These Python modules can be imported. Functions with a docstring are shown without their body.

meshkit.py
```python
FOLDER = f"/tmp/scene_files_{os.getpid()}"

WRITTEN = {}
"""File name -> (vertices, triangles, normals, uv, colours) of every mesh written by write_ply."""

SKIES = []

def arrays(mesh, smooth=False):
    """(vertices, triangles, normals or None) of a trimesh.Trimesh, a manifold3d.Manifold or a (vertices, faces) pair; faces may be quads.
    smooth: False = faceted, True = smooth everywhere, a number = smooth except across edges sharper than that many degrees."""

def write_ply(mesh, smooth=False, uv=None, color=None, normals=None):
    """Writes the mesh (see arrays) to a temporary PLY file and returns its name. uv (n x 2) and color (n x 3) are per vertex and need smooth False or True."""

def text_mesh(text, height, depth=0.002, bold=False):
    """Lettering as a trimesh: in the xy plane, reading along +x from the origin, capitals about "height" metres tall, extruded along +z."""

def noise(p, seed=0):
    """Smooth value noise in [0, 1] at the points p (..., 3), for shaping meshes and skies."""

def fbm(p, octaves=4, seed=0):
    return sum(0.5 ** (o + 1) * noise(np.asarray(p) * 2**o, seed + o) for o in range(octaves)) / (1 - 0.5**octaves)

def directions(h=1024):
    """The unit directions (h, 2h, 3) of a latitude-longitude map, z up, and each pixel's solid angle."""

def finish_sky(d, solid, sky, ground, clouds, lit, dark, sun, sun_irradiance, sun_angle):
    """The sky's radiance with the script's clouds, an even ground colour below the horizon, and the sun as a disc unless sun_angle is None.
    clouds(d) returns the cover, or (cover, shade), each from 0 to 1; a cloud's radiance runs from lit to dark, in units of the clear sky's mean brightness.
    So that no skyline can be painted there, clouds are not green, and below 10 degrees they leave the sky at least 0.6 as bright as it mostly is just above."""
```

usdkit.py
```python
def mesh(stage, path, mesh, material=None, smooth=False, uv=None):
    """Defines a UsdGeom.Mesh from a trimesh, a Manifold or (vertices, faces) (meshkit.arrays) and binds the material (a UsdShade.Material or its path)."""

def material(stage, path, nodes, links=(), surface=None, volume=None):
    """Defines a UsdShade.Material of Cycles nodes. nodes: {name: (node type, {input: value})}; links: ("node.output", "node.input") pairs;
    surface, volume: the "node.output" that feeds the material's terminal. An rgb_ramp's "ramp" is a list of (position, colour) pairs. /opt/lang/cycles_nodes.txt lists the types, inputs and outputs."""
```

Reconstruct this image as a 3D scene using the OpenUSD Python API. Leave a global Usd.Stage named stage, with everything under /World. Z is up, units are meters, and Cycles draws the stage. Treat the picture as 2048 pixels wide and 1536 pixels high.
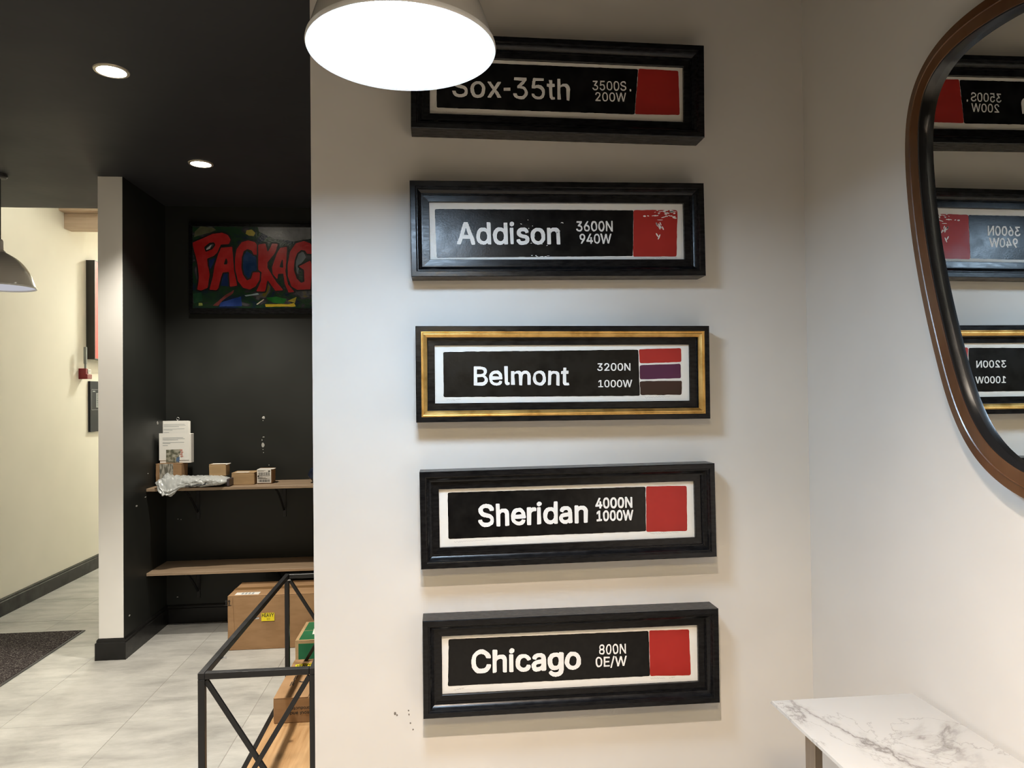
import math, random
import numpy as np
import trimesh, shapely
import shapely.geometry as sg
from shapely import affinity
import manifold3d as m3
import usdkit, meshkit
from pxr import Usd, UsdGeom, UsdLux, UsdShade, Sdf, Gf

random.seed(7)
RNG = np.random.default_rng(7)
stage = Usd.Stage.CreateInMemory()
UsdGeom.SetStageUpAxis(stage, 'Z')
UsdGeom.SetStageMetersPerUnit(stage, 1.0)
UsdGeom.Xform.Define(stage, '/World')
UsdGeom.Scope.Define(stage, '/World/Looks')

# ------------------------------------------------------------------ camera
FPX, YAW, PITCH, ROLL = 1440.0, 0.0978035, 0.0151756, 0.0114561
EYE = np.array([0.0, 0.0, 1.5])
EXPOSURE = 0.0
_f = np.array([math.sin(YAW) * math.cos(PITCH), math.cos(YAW) * math.cos(PITCH), math.sin(PITCH)])
_r = np.array([math.cos(YAW), -math.sin(YAW), 0.0])
_d = np.cross(_f, _r)
CR = math.cos(ROLL) * _r + math.sin(ROLL) * _d
CD = -math.sin(ROLL) * _r + math.cos(ROLL) * _d
cam = UsdGeom.Camera.Define(stage, '/World/camera')
_m = Gf.Matrix4d(*CR, 0, *(-CD), 0, *(-_f), 0, *EYE, 1)
cam.AddTransformOp().Set(_m)
cam.CreateHorizontalApertureAttr(36.0)
cam.CreateVerticalApertureAttr(27.0)
cam.CreateFocalLengthAttr(FPX / 2048 * 36.0)
cam.CreateClippingRangeAttr(Gf.Vec2f(0.02, 100.0))
cam.CreateExposureAttr(EXPOSURE)

# ------------------------------------------------------------------ light levels (lamps are built further down)
LIGHTS = {   # colour times power of each group of lamps
 'pendant_view': (47, 64, 83), 'pendant_near': (112, 85, 44), 'pendant_far': (30, 24, 16), 'pendant_left_unlit': (.50, .50, .55),  # last one: faint glow painted on a lamp that is off
 'can_front': (1500, 1400, 1220), 'can_nook': (680, 640, 565), 'can_mid': (100, 92, 80), 'can_side': (100, 92, 80), 'can_added': (2050, 1680, 1400),
 'hall': (60, 61, 54), 'hall_added': (5.0, 5.1, 4.6)}


def at(px, py, axis, val):
    """the point of the plane axis = val seen at a pixel of the 2048 x 1536 photograph (used to measure the place)"""
    d = CR * (px - 1024) / FPX + CD * (py - 768) / FPX + _f
    i = 'xyz'.index(axis)
    return EYE + d * ((val - EYE[i]) / d[i])


# ------------------------------------------------------------------ prims
_used = {}
def path_for(parent, name):
    base = parent + '/' + name
    n = _used.get(base, -1) + 1
    _used[base] = n
    return base if n == 0 else f'{base}_{n:03d}'


def tag(prim, label=None, cat=None, group=None, kind=None):
    for k, v in (('label', label), ('category', cat), ('group', group), ('kind', kind)):
        if v:
            prim.SetCustomDataByKey(k, v)
    return prim


def thing(name, label, cat, loc=(0, 0, 0), rotz=0, roty=0, group=None, kind=None):
    p = path_for('/World', name)
    x = UsdGeom.Xform.Define(stage, p)
    x.AddTranslateOp().Set(Gf.Vec3d(*map(float, loc)))
    if rotz:
        x.AddRotateZOp().Set(float(rotz))
    if roty:
        x.AddRotateYOp().Set(float(roty))
    tag(x.GetPrim(), label, cat, group, kind)
    return p


def part(parent, name, mesh, mat, label=None, smooth=30, kind=None):
    if isinstance(mesh, (list, tuple)) and not (len(mesh) == 2 and isinstance(mesh[0], np.ndarray)):
        mesh = trimesh.util.concatenate([as_tm(m) for m in mesh])
    p = path_for(parent, name)
    usdkit.mesh(stage, p, mesh, mat, smooth=smooth)
    tag(stage.GetPrimAtPath(p), label, None, None, kind)
    return p


def struct(name, mesh, mat, label=None, smooth=False, cat=None):
    p = part('/World', name, mesh, mat, label, smooth)
    tag(stage.GetPrimAtPath(p), label, cat, None, 'structure')
    return p


def struct_group(name, label):
    return thing(name, label, None, kind='structure')


def as_tm(m):
    if isinstance(m, trimesh.Trimesh):
        return m
    if hasattr(m, 'to_mesh'):
        q = m.to_mesh()
        return trimesh.Trimesh(np.array(q.vert_properties[:, :3]), np.array(q.tri_verts), process=False)
    return trimesh.Trimesh(m[0], m[1], process=False)


# ------------------------------------------------------------------ shapes
def box(x0, x1, y0, y1, z0, z1):
    m = trimesh.creation.box((x1 - x0, y1 - y0, z1 - z0))
    m.apply_translation(((x0 + x1) / 2, (y0 + y1) / 2, (z0 + z1) / 2))
    return m


def bbox(x0, x1, y0, y1, z0, z1, b=0.002):
    """box with chamfered edges"""
    b = min(b, (x1 - x0) / 2.2, (y1 - y0) / 2.2, (z1 - z0) / 2.2)
    c = np.array([[sx, sy, sz] for sx in (0, 1) for sy in (0, 1) for sz in (0, 1)], float)
    lo, hi = np.array([x0, y0, z0]), np.array([x1, y1, z1])
    pts = []
    for k in range(3):
        ins = np.full(3, b); ins[k] = 0
        pts.append(np.where(c > 0, hi - ins, lo + ins))
    return as_tm(m3.Manifold.hull_points(np.vstack(pts)))


def bar(p, q, w, h=None, up=(0, 0, 1)):
    """square bar from p to q"""
    p, q = np.array(p, float), np.array(q, float)
    h = h or w
    d = q - p; L = np.linalg.norm(d); d /= L
    u = np.array(up, float); s = np.cross(d, u)
    if np.linalg.norm(s) < 1e-6:
        s = np.cross(d, (1, 0, 0))
    s /= np.linalg.norm(s); u = np.cross(s, d)
    m = bbox(0, L, -w / 2, w / 2, -h / 2, h / 2, min(w, h) * 0.1)
    T = np.eye(4); T[:3, 0] = d; T[:3, 1] = s; T[:3, 2] = u; T[:3, 3] = p
    m.apply_transform(T)
    return m


def tube(pts, r, n=10):
    pts = np.array(pts, float)
    rings = []
    for i, p in enumerate(pts):
        d = pts[min(i + 1, len(pts) - 1)] - pts[max(i - 1, 0)]
        d /= np.linalg.norm(d)
        s = np.cross(d, (0, 0, 1)) if abs(d[2]) < 0.9 else np.cross(d, (1, 0, 0))
        s /= np.linalg.norm(s); t = np.cross(d, s)
        a = np.linspace(0, 2 * np.pi, n, endpoint=False)
        rings.append(p + r * (np.cos(a)[:, None] * s + np.sin(a)[:, None] * t))
    v = np.vstack(rings); f = []
    for i in range(len(pts) - 1):
        for k in range(n):
            a, b = i * n + k, i * n + (k + 1) % n
            f += [[a, b, b + n], [a, b + n, a + n]]
    c0, c1 = len(v), len(v) + 1
    v = np.vstack([v, pts[0], pts[-1]])
    for k in range(n):
        f.append([c0, (k + 1) % n, k])
        f.append([c1, len(v) - 2 - n + k, len(v) - 2 - n + (k + 1) % n])
    m = trimesh.Trimesh(v, f, process=False)
    m.fix_normals()
    return m


def lathe(profile, n=64):
    """closed ring profile [(r, z), ...] turned about z"""
    m = trimesh.creation.revolve(np.array(list(profile) + [profile[0]], float), sections=n)
    return m


def extrude(poly, depth):
    """polygon (x, z) to a plate facing -y: front at y = -depth, back at 0"""
    ms = []
    for g in getattr(poly, 'geoms', [poly]):
        if g.is_empty or g.area < 1e-9:
            continue
        m = trimesh.creation.extrude_polygon(g, depth, engine='earcut')
        v = m.vertices
        ms.append(trimesh.Trimesh(np.column_stack([v[:, 0], -v[:, 2], v[:, 1]]), m.faces, process=False))
    m = trimesh.util.concatenate(ms)
    return m


def wobble(poly, amp, step, seed=0, freq=60.0):
    """hand-cut edge: resample the outline and displace it with noise"""
    def ring(r):
        L = r.length
        n = max(8, int(L / step))
        p = np.array([r.interpolate(t).coords[0] for t in np.linspace(0, L, n, endpoint=False)])
        q = np.column_stack([p * freq, np.full(len(p), seed * 3.7)])
        dx = meshkit.fbm(q, 3, seed) - .5
        dz = meshkit.fbm(q, 3, seed + 50) - .5
        return p + 2 * amp * np.column_stack([dx, dz])
    out = sg.Polygon(ring(poly.exterior), [ring(i) for i in poly.interiors]).buffer(0)
    return out


def rounded(pts, r):
    return sg.Polygon(pts).buffer(-r).buffer(r, quad_segs=5)


def text(s, height, depth, bold=False, width=None, jitter=0.0, seed=0):
    """lettering in the x-z plane reading along +x from the origin, front at y = -depth; bold may be a stroke gain as a part of the height"""
    m = meshkit.text_mesh(s, height, depth, bold is True)
    if bold and bold is not True:
        tv = np.array(m.vertices); top = np.all(tv[m.faces][:, :, 2] > depth * .5, axis=1)
        pl = shapely.union_all([sg.Polygon(t[:, :2]).buffer(1e-7) for t in tv[m.faces[top]]]).buffer(bold * height * .5, join_style='mitre', mitre_limit=1.5).simplify(height * .006)
        m = trimesh.util.concatenate([trimesh.creation.extrude_polygon(g, depth, engine='earcut') for g in getattr(pl, 'geoms', [pl])])
    v = np.array(m.vertices)
    v[:, 0] -= v[:, 0].min()
    if width:
        v[:, 0] *= width / v[:, 0].max()
    if jitter:
        q = np.column_stack([v[:, 0] / height * 4.0, v[:, 1] / height * 4.0, np.full(len(v), seed * 2.3)])
        v[:, 0] += (meshkit.noise(q, seed) - .5) * 2 * jitter * height
        v[:, 1] += (meshkit.noise(q, seed + 9) - .5) * 2 * jitter * height
    return trimesh.Trimesh(np.column_stack([v[:, 0], -v[:, 2], v[:, 1]]), m.faces, process=False)


def moved(m, x=0, y=0, z=0):
    m = m.copy(); m.apply_translation((x, y, z)); return m


def rotz(m, deg, about=(0, 0, 0)):
    m = m.copy(); m.apply_transform(trimesh.transformations.rotation_matrix(math.radians(deg), (0, 0, 1), about)); return m


# ------------------------------------------------------------------ materials
_mats = {}
def mat(name, nodes, links, surface):
    if name not in _mats:
        _mats[name] = usdkit.material(stage, '/World/Looks/' + name, nodes, links, surface=surface)
    return _mats[name]


def plain(name, color, rough=0.5, metal=0.0, spec=0.5, coat=0.0):
    return mat(name, {'p': ('principled_bsdf', dict(base_color=color, roughness=rough, metallic=metal, specular_ior_level=spec, coat_weight=coat, coat_roughness=0.15))}, [], 'p.BSDF')


def noisy(name, c0, c1, scale=8.0, rough=(0.4, 0.6), bump=0.0, bscale=None, stretch=(1, 1, 1), detail=4, lo=.35, hi=.65, spec=0.5, metal=0.0, vary=0.0, bdist=0.002, coat=0.0):
    n = {'tc': ('texture_coordinate', {}),
         'mp': ('mapping', dict(scale=stretch)),
         'n': ('noise_texture', dict(scale=scale, detail=detail)),
         'r': ('rgb_ramp', {'ramp': [(0, c0), (lo, c0), (hi, c1), (1, c1)]}),
         'rr': ('map_range', dict(from_min=lo, from_max=hi, to_min=rough[0], to_max=rough[1], clamp=True)),
         'p': ('principled_bsdf', dict(specular_ior_level=spec, metallic=metal, coat_weight=coat, coat_roughness=0.2))}
    l = [('tc.object', 'mp.vector'), ('mp.vector', 'n.vector'), ('n.fac', 'r.fac'), ('n.fac', 'rr.value'), ('rr.result', 'p.roughness')]
    if vary:
        n['oi'] = ('object_info', {})
        n['vm'] = ('map_range', dict(from_min=0.0, from_max=1.0, to_min=1 - vary, to_max=1 + vary))
        n['h'] = ('hsv', dict(hue=.5, saturation=1.0, fac=1.0))
        l += [('oi.random', 'vm.value'), ('vm.result', 'h.value'), ('r.color', 'h.color'), ('h.color', 'p.base_color')]
    else:
        l.append(('r.color', 'p.base_color'))
    if bump:
        n['b2'] = ('noise_texture', dict(scale=bscale or scale * 4, detail=3))
        n['bu'] = ('bump', dict(strength=bump, distance=bdist))
        l += [('mp.vector', 'b2.vector'), ('b2.fac', 'bu.height'), ('bu.normal', 'p.normal')]
    return mat(name, n, l, 'p.BSDF')


def emit(name, color, strength):
    return mat(name, {'e': ('emission', dict(color=color, strength=strength))}, [], 'e.emission')


WALL = noisy('wall_paint', (.66, .635, .60), (.69, .665, .63), 3.0, (.55, .65), .12, 160, bdist=.0006, spec=.3)
WALL_STUB = noisy('stub_paint', (.80, .775, .73), (.83, .805, .76), 3.0, (.55, .65), .1, 160, bdist=.0006, spec=.3)
WALL_HALL = noisy('hall_paint', (.79, .755, .655), (.82, .78, .68), 3.0, (.55, .65), .1, 160, bdist=.0006, spec=.3)
CHARCOAL = noisy('charcoal_paint', (.0155, .0165, .0145), (.019, .020, .0175), 2.0, (.42, .55), .15, 120, bdist=.0006, spec=.35)
CEIL = noisy('ceiling_paint', (.017, .018, .022), (.024, .025, .029), 1.2, (.55, .7), .3, 20, bdist=.002, spec=.35)
CEIL_HALL = plain('hall_ceiling_paint', (.72, .69, .62), .7)
TRIM = noisy('black_trim_paint', (.0085, .008, .0075), (.011, .0105, .010), 6.0, (.28, .4), .05, 80, spec=.35)
GROUT = plain('grout', (.26, .245, .22), .9)
BLACKWOOD = noisy('black_painted_wood', (.0032, .0032, .0040), (.0050, .0050, .0060), 30.0, (.24, .34), .15, 60, stretch=(1, 4, 4), bdist=.0006, spec=.30)
GOLD = noisy('worn_gold_leaf', (.62, .36, .10), (.78, .50, .17), 14.0, (.28, .42), .15, 60, metal=.85)
PAPER = noisy('print_paper', (.74, .72, .67), (.78, .76, .72), 6.0, (.55, .65), .12, 90, bdist=.0005)
INK = noisy('black_block_paint', (.0026, .0026, .0030), (.0042, .0040, .0042), 20.0, (.24, .32), .35, 170, bdist=.0006, spec=.30)
INK_BROWN = noisy('brown_black_block_paint', (.0045, .0040, .0034), (.0070, .0062, .0052), 20.0, (.30, .40), .3, 170, bdist=.0006, spec=.24)
RED = noisy('red_block_paint', (.33, .011, .007), (.37, .014, .009), 10.0, (.45, .55), .25, 120, bdist=.0006)
PURPLE = noisy('purple_block_paint', (.060, .005, .036), (.072, .007, .045), 10.0, (.4, .5), .25, 120, bdist=.0006)
BROWN = noisy('brown_block_paint', (.024, .007, .0035), (.032, .010, .005), 10.0, (.4, .5), .25, 120, bdist=.0006)
LETTER = noisy('white_letter_paint', (.80, .79, .77), (.84, .83, .81), 30.0, (.5, .6), .2, 120, bdist=.0004)
PENCIL = plain('pencil_line', (.22, .21, .20), .7)
CHIP = plain('bare_plaster', (.42, .41, .38), .8)
SCUFF = plain('scuff_mark', (.16, .14, .12), .8)

# ------------------------------------------------------------------ large structure
D = 2.25            # picture wall
XR = 1.193          # right wall
XE = -0.392         # free end of the picture wall
XL = -3.07          # left wall
YB = 5.04           # back wall of the package nook
XC0, XC1, YC = -1.98, -1.842, 4.388   # white-ended stub wall
ZC = 2.80           # black ceiling
YF, YH = -3.2, 9.2  # wall behind the camera, far end of the hall

# floor: concrete-look tiles on a grout bed
TILE = mat('concrete_tile', {'tc': ('texture_coordinate', {}), 'mp': ('mapping', dict(scale=(.75, 1.9, 1))),
    'n': ('noise_texture', dict(scale=2.6, detail=9, roughness=.62, distortion=.4)), 'r': ('rgb_ramp', {'ramp': [(0, (.25, .24, .22)), (.34, (.31, .30, .275)), (.47, (.40, .385, .355)), (.56, (.45, .435, .40)), (1, (.50, .485, .45))]}),
    'n2': ('noise_texture', dict(scale=9.0, detail=8, roughness=.7)), 'r2': ('rgb_ramp', {'ramp': [(0, (.74, .74, .74)), (.4, (.88, .88, .88)), (.6, (1, 1, 1)), (1, (1.05, 1.05, 1.05))]}),
    'm': ('mix_color', dict(blend_type='multiply', fac=1.0)), 'oi': ('object_info', {}), 'vm': ('map_range', dict(to_min=.94, to_max=1.06)), 'h': ('hsv', dict(hue=.5, saturation=1.0, fac=1.0)),
    'bu': ('bump', dict(strength=.12, distance=.002)), 'p': ('principled_bsdf', dict(roughness=.46, specular_ior_level=.35))},
    [('tc.object', 'mp.vector'), ('mp.vector', 'n.vector'), ('n.fac', 'r.fac'), ('mp.vector', 'n2.vector'), ('n2.fac', 'r2.fac'), ('r.color', 'm.a'), ('r2.color', 'm.b'), ('oi.random', 'vm.value'), ('vm.result', 'h.value'),
     ('m.result', 'h.color'), ('h.color', 'p.base_color'), ('n2.fac', 'bu.height'), ('bu.normal', 'p.normal')], 'p.BSDF')
floor_p = struct_group('floor', 'grey concrete-look tile floor')
part(floor_p, 'grout_bed', box(XL - .1, XR + .1, YF - .1, YH + .1, -.08, -.0015), GROUT, smooth=False)
TS = .556
gx = [-3.142 + TS * i for i in range(9)]
gy = [4.088 + TS * j for j in range(-14, 10)]
for i in range(8):
    for j in range(len(gy) - 1):
        x0, x1, y0, y1 = max(gx[i], XL), min(gx[i + 1], XR), max(gy[j], YF), min(gy[j + 1], YH)
        if x1 - x0 < .02 or y1 - y0 < .02:
            continue
        g = .0011
        part(floor_p, 'tile', bbox(x0 + g, x1 - g, y0 + g, y1 - g, -.012, random.uniform(-.0003, .0003), .0012), TILE, smooth=False)

# ceiling with holes for the downlights
CANS = [(-1.285, 2.966), (-1.312, 4.112), (-1.285, 1.82), (-1.285, -.6), (.02, .30)]
struct('ceiling', box(XL - .1, XR + .1, YF - .1, 5.13, ZC, ZC + .12), CEIL, 'black painted ceiling with round downlights')
struct('ceiling_hall', box(XL - .1, XR + .1, 5.13, YH + .1, 3.35, 3.45), CEIL_HALL, 'pale ceiling of the hall beyond the black ceiling')
struct('trim_1', box(XL, XC0, 5.10, 5.13, ZC + .12, 3.35), CEIL_HALL, 'upright face between the black ceiling and the hall ceiling')

struct('wall_picture', box(XE, XR, D, D + .13, 0, ZC), WALL, 'off-white painted wall carrying the column of framed sign prints')
struct('wall_right', box(XR, XR + .1, YF, YB + .1, 0, ZC), WALL, 'off-white painted wall with the wooden mirror')
struct('wall_left', box(XL - .1, XL, YF, YH, 0, 3.35), WALL_HALL, 'cream painted wall of the hall')
struct('wall_front', box(XL, XR, YF - .1, YF, 0, ZC), CHARCOAL, 'charcoal wall behind the camera')
struct('wall_hall_end', box(XL, XR, YH, YH + .1, 0, 3.35), WALL_HALL, 'cream wall at the far end of the hall')
wb = struct_group('wall_back', 'charcoal painted back wall of the package nook')
part(wb, 'plaster', box(XC1, XR, YB, YB + .09, 0, ZC), CHARCOAL, smooth=False)
ws = struct_group('wall_stub', 'short partition with a white end and a charcoal nook side')
part(ws, 'plaster', box(XC0, XC1 - .002, YC, YH, 0, ZC), WALL_STUB, smooth=False)
part(ws, 'plaster', box(XC0, XC1 - .002, 5.13, YH, ZC, 3.35), WALL_HALL, smooth=False)
part(ws, 'nook_face', box(XC1 - .002, XC1, YC + .0015, YB, 0, ZC), CHARCOAL, 'charcoal painted nook side of the partition', smooth=False)


def chips(parent, axis, val, pts, mt, seed, name='paint_chip', sgn=-1):
    """small flakes on a wall: (px, py, width px, height px) measured in the photograph"""
    for k, (px, py, w, h) in enumerate(pts):
        c = at(px, py, axis, val)
        e = at(px + w, py, axis, val); u = at(px, py - h, axis, val)
        rw = np.linalg.norm(e - c) / 2; rh = np.linalg.norm(u - c) / 2
        a = np.linspace(0, 2 * np.pi, 9, endpoint=False)
        jr = 1 + .35 * (np.random.default_rng(seed + k).random(9) - .5)
        poly = sg.Polygon(np.column_stack([np.cos(a) * rw * jr, np.sin(a) * rh * jr])).buffer(0)
        m = extrude(poly, .0008)
        if axis == 'x':
            v = m.vertices
            m = trimesh.Trimesh(np.column_stack([-sgn * v[:, 1] * -1, v[:, 0], v[:, 2]]), m.faces, process=False)
        part(parent, name, moved(m, *c), mt, smooth=False)


chips(wb, 'y', YB, [(527, 835, 6, 6), (526, 841, 2, 2), (527, 874, 4, 2), (526, 890, 6, 9), (526, 899, 2, 2), (527, 905, 2, 2), (524, 880, 2, 3), (538, 930, 2, 2), (356, 1038, 2, 2), (362, 1039, 2, 2), (355, 1194, 3, 2)], CHIP, 11)
chips(ws, 'x', XC1, [(315, 846, 3, 7), (296, 947, 2, 2), (259, 1231, 3, 3), (291, 994, 3, 2), (273, 1012, 4, 3)], CHIP, 31)

# baseboards with a stepped cap
BB = [(0, 0), (.016, 0), (.016, .098), (.010, .101), (.0095, .113), (.004, .121), (0, .122)]
def baseboard(p, q, normal, ends=(0, 0)):
    """profile swept from p to q (points on the wall foot), standing out along normal"""
    p, q, n = np.array(p, float), np.array(q, float), np.array(normal, float)
    prof = sg.Polygon(BB)
    m = trimesh.creation.extrude_polygon(prof, 1.0, engine='earcut')
    v = m.vertices
    d = (q - p)
    dh = d / np.linalg.norm(d)
    w = p + v[:, 2:3] * d + v[:, 0:1] * n + v[:, 1:2] * np.array([0, 0, 1.0]) + (v[:, 0:1] * (v[:, 2:3] * ends[1] - (1 - v[:, 2:3]) * ends[0])) * dh
    m = trimesh.Trimesh(w, m.faces, process=False); m.fix_normals()
    return m
struct('baseboard_left', baseboard((XL, YF, 0), (XL, YH, 0), (1, 0, 0)), TRIM, 'black baseboard along the cream hall wall')
struct('baseboard_back', baseboard((XC1, YB, 0), (XR, YB, 0), (0, -1, 0), (-1, 0)), TRIM, 'black baseboard at the back of the nook')
bs = struct_group('baseboard_stub', 'black baseboard wrapping the end of the white-ended partition')
part(bs, 'board', baseboard((XC0, YC, 0), (XC1, YC, 0), (0, -1, 0), (1, 1)), TRIM, smooth=False)
part(bs, 'board', baseboard((XC1, YC, 0), (XC1, YB, 0), (1, 0, 0), (1, -1)), TRIM, smooth=False)
part(bs, 'board', baseboard((XC0, YC, 0), (XC0, YH, 0), (-1, 0, 0), (1, 0)), TRIM, smooth=False)
struct('baseboard_picture', baseboard((XE, D, 0), (XR, D, 0), (0, -1, 0)), TRIM, 'black baseboard under the framed prints')
struct('baseboard_right', baseboard((XR, YF, 0), (XR, D - .016, 0), (-1, 0, 0)), TRIM, 'black baseboard under the mirror')

# wooden soffit beam crossing the hall
BEAMW = noisy('pale_wood', (.50, .37, .26), (.60, .46, .34), 6.0, (.5, .65), .1, 40, stretch=(.4, 6, 6))
tr = thing('trim_2', 'pale wooden beam crossing the hall under the ceiling', None, kind='structure')
part(tr, 'upper_board', bbox(XL, XC0, 6.135, 6.40, 3.036, 3.20, .002), BEAMW)
part(tr, 'lower_board', bbox(XL, XC0, 6.219, 6.34, 2.908, 3.036, .002), BEAMW)
chips('/World/wall_picture', 'y', D, [(790, 1427, 5, 6), (794, 1430, 3, 4), (817, 1421, 3, 3), (818, 1429, 2, 4), (821, 1446, 3, 3), (826, 1459, 3, 3)], SCUFF, 71, 'scuff') if False else None

# ------------------------------------------------------------------ lamps
ENAMEL = noisy('taupe_enamel', (.66, .63, .58), (.70, .67, .62), 4.0, (.16, .24), coat=.5)
ENAMEL_IN = plain('white_enamel', (.82, .82, .80), .35)
CHROME = plain('brushed_chrome', (.55, .54, .52), .25, 1.0)
CABLE = plain('black_cable', (.02, .02, .02), .5)
dome_o = [(.175, 0), (.1735, .012), (.169, .027), (.150, .081), (.124, .1235), (.089, .163), (.050, .190), (.026, .204)]


def smooth_curve(pts, n=8):
    from scipy.interpolate import PchipInterpolator
    pts = np.array(pts); t = np.r_[0, np.cumsum(np.hypot(*np.diff(pts, axis=0).T))]
    s = np.linspace(0, t[-1], n * len(pts))
    return np.column_stack([PchipInterpolator(t, pts[:, 0])(s), PchipInterpolator(t, pts[:, 1])(s)])


def pendant(label, loc, lamp_mat, drop_to=ZC):
    p = thing('pendant_lamp', label, 'lamp', loc, group='dome pendant lamps')
    outer = smooth_curve(dome_o, 5)
    inner = outer[::-1].copy(); inner[:, 0] = np.maximum(inner[:, 0] - .0025, .001); inner[:, 1] = np.maximum(inner[:, 1] - .0025, 0.0)
    part(p, 'shade', lathe(np.vstack([[(.1755, .006)], outer[1:], [(.0005, .204)], [(.0005, .2012)], inner[1:-1], [(.1725, .002)]]), 96), ENAMEL, smooth=40)
    part(p, 'rim', lathe([(.1715, .0), (.1770, -.0015), (.1785, .002), (.1775, .008), (.1735, .008)], 96), ENAMEL_IN, 'pale rolled rim', smooth=40)
    part(p, 'socket_cap', lathe([(.0005, .203), (.027, .203), (.027, .209), (.018, .215), (.016, .268), (.011, .276), (.006, .279), (.0005, .279)], 40), ENAMEL, smooth=35)
    part(p, 'diffuser', lathe([(.0005, .006), (.168, .006), (.1715, .010), (.168, .014), (.0005, .014)], 72), lamp_mat, 'emissive white diffuser', smooth=30)
    top = drop_to - loc[2]
    part(p, 'cord', tube([(0, 0, .274), (0, 0, top - .02)], .0035, 8), CABLE)
    part(p, 'canopy', lathe([(.0005, top - .028), (.03, top - .026), (.036, top - .018), (.037, top - .0005), (.0005, top - .0005)], 40), CABLE, 'small black ceiling canopy')
    return p


def lamp_mat(group):
    c = LIGHTS[group]; m = max(max(c), 1e-6)
    return emit('diffuser_' + group, tuple(x / m for x in c), m)
pendant('taupe dome pendant lamp with a glowing white disc, hanging before the topmost framed print', (-.068, 1.37, 2.1555), lamp_mat('pendant_view'))
pendant('switched off taupe dome pendant lamp with a faint painted glow, cut by the left edge, hanging before the cream hall wall', (-2.505, 4.374, 2.146), lamp_mat('pendant_left_unlit'))  # switched off; faint emission stands in for light on its white inside
for yy in (-.15, -1.70):
    pendant('taupe dome pendant lamp hanging above and behind the viewer' if yy > -1 else 'taupe dome pendant lamp hanging farthest behind the viewer', (.03, yy, 2.163), lamp_mat('pendant_near' if yy > -1 else 'pendant_far'))


CANLENS = emit('downlight_lens', (1.0, .93, .76), 45.0)
CANTRIM = plain('downlight_trim_metal', (.62, .56, .45), .35, .6)
def downlight(x, y, z, label, group, cone=54.0, soft=.35, rad=.03):
    p = thing('downlight', label, 'ceiling light', (x, y, z), group='ceiling downlights')
    part(p, 'trim_ring', lathe([(.052, -.001), (.054, -.006), (.064, -.005), (.066, -.0005), (.052, -.0005)], 48), CANTRIM, smooth=35)
    part(p, 'lens', lathe([(.0005, -.0005), (.0005, -.0045), (.040, -.0042), (.0525, -.002), (.0525, -.0005)], 48), CANLENS, 'glowing lens', smooth=35)
    l = UsdLux.SphereLight.Define(stage, p + '/beam')
    l.CreateRadiusAttr(rad)
    c = LIGHTS[group]; m = max(max(c), 1e-6)
    l.CreateIntensityAttr(m * 6)
    l.CreateColorAttr(Gf.Vec3f(*[q / m for q in c]))
    l.AddTranslateOp().Set(Gf.Vec3d(0, 0, -.04))
    sh = UsdLux.ShapingAPI.Apply(l.GetPrim())
    sh.CreateShapingConeAngleAttr(cone)
    sh.CreateShapingConeSoftnessAttr(soft)
    return p


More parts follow.
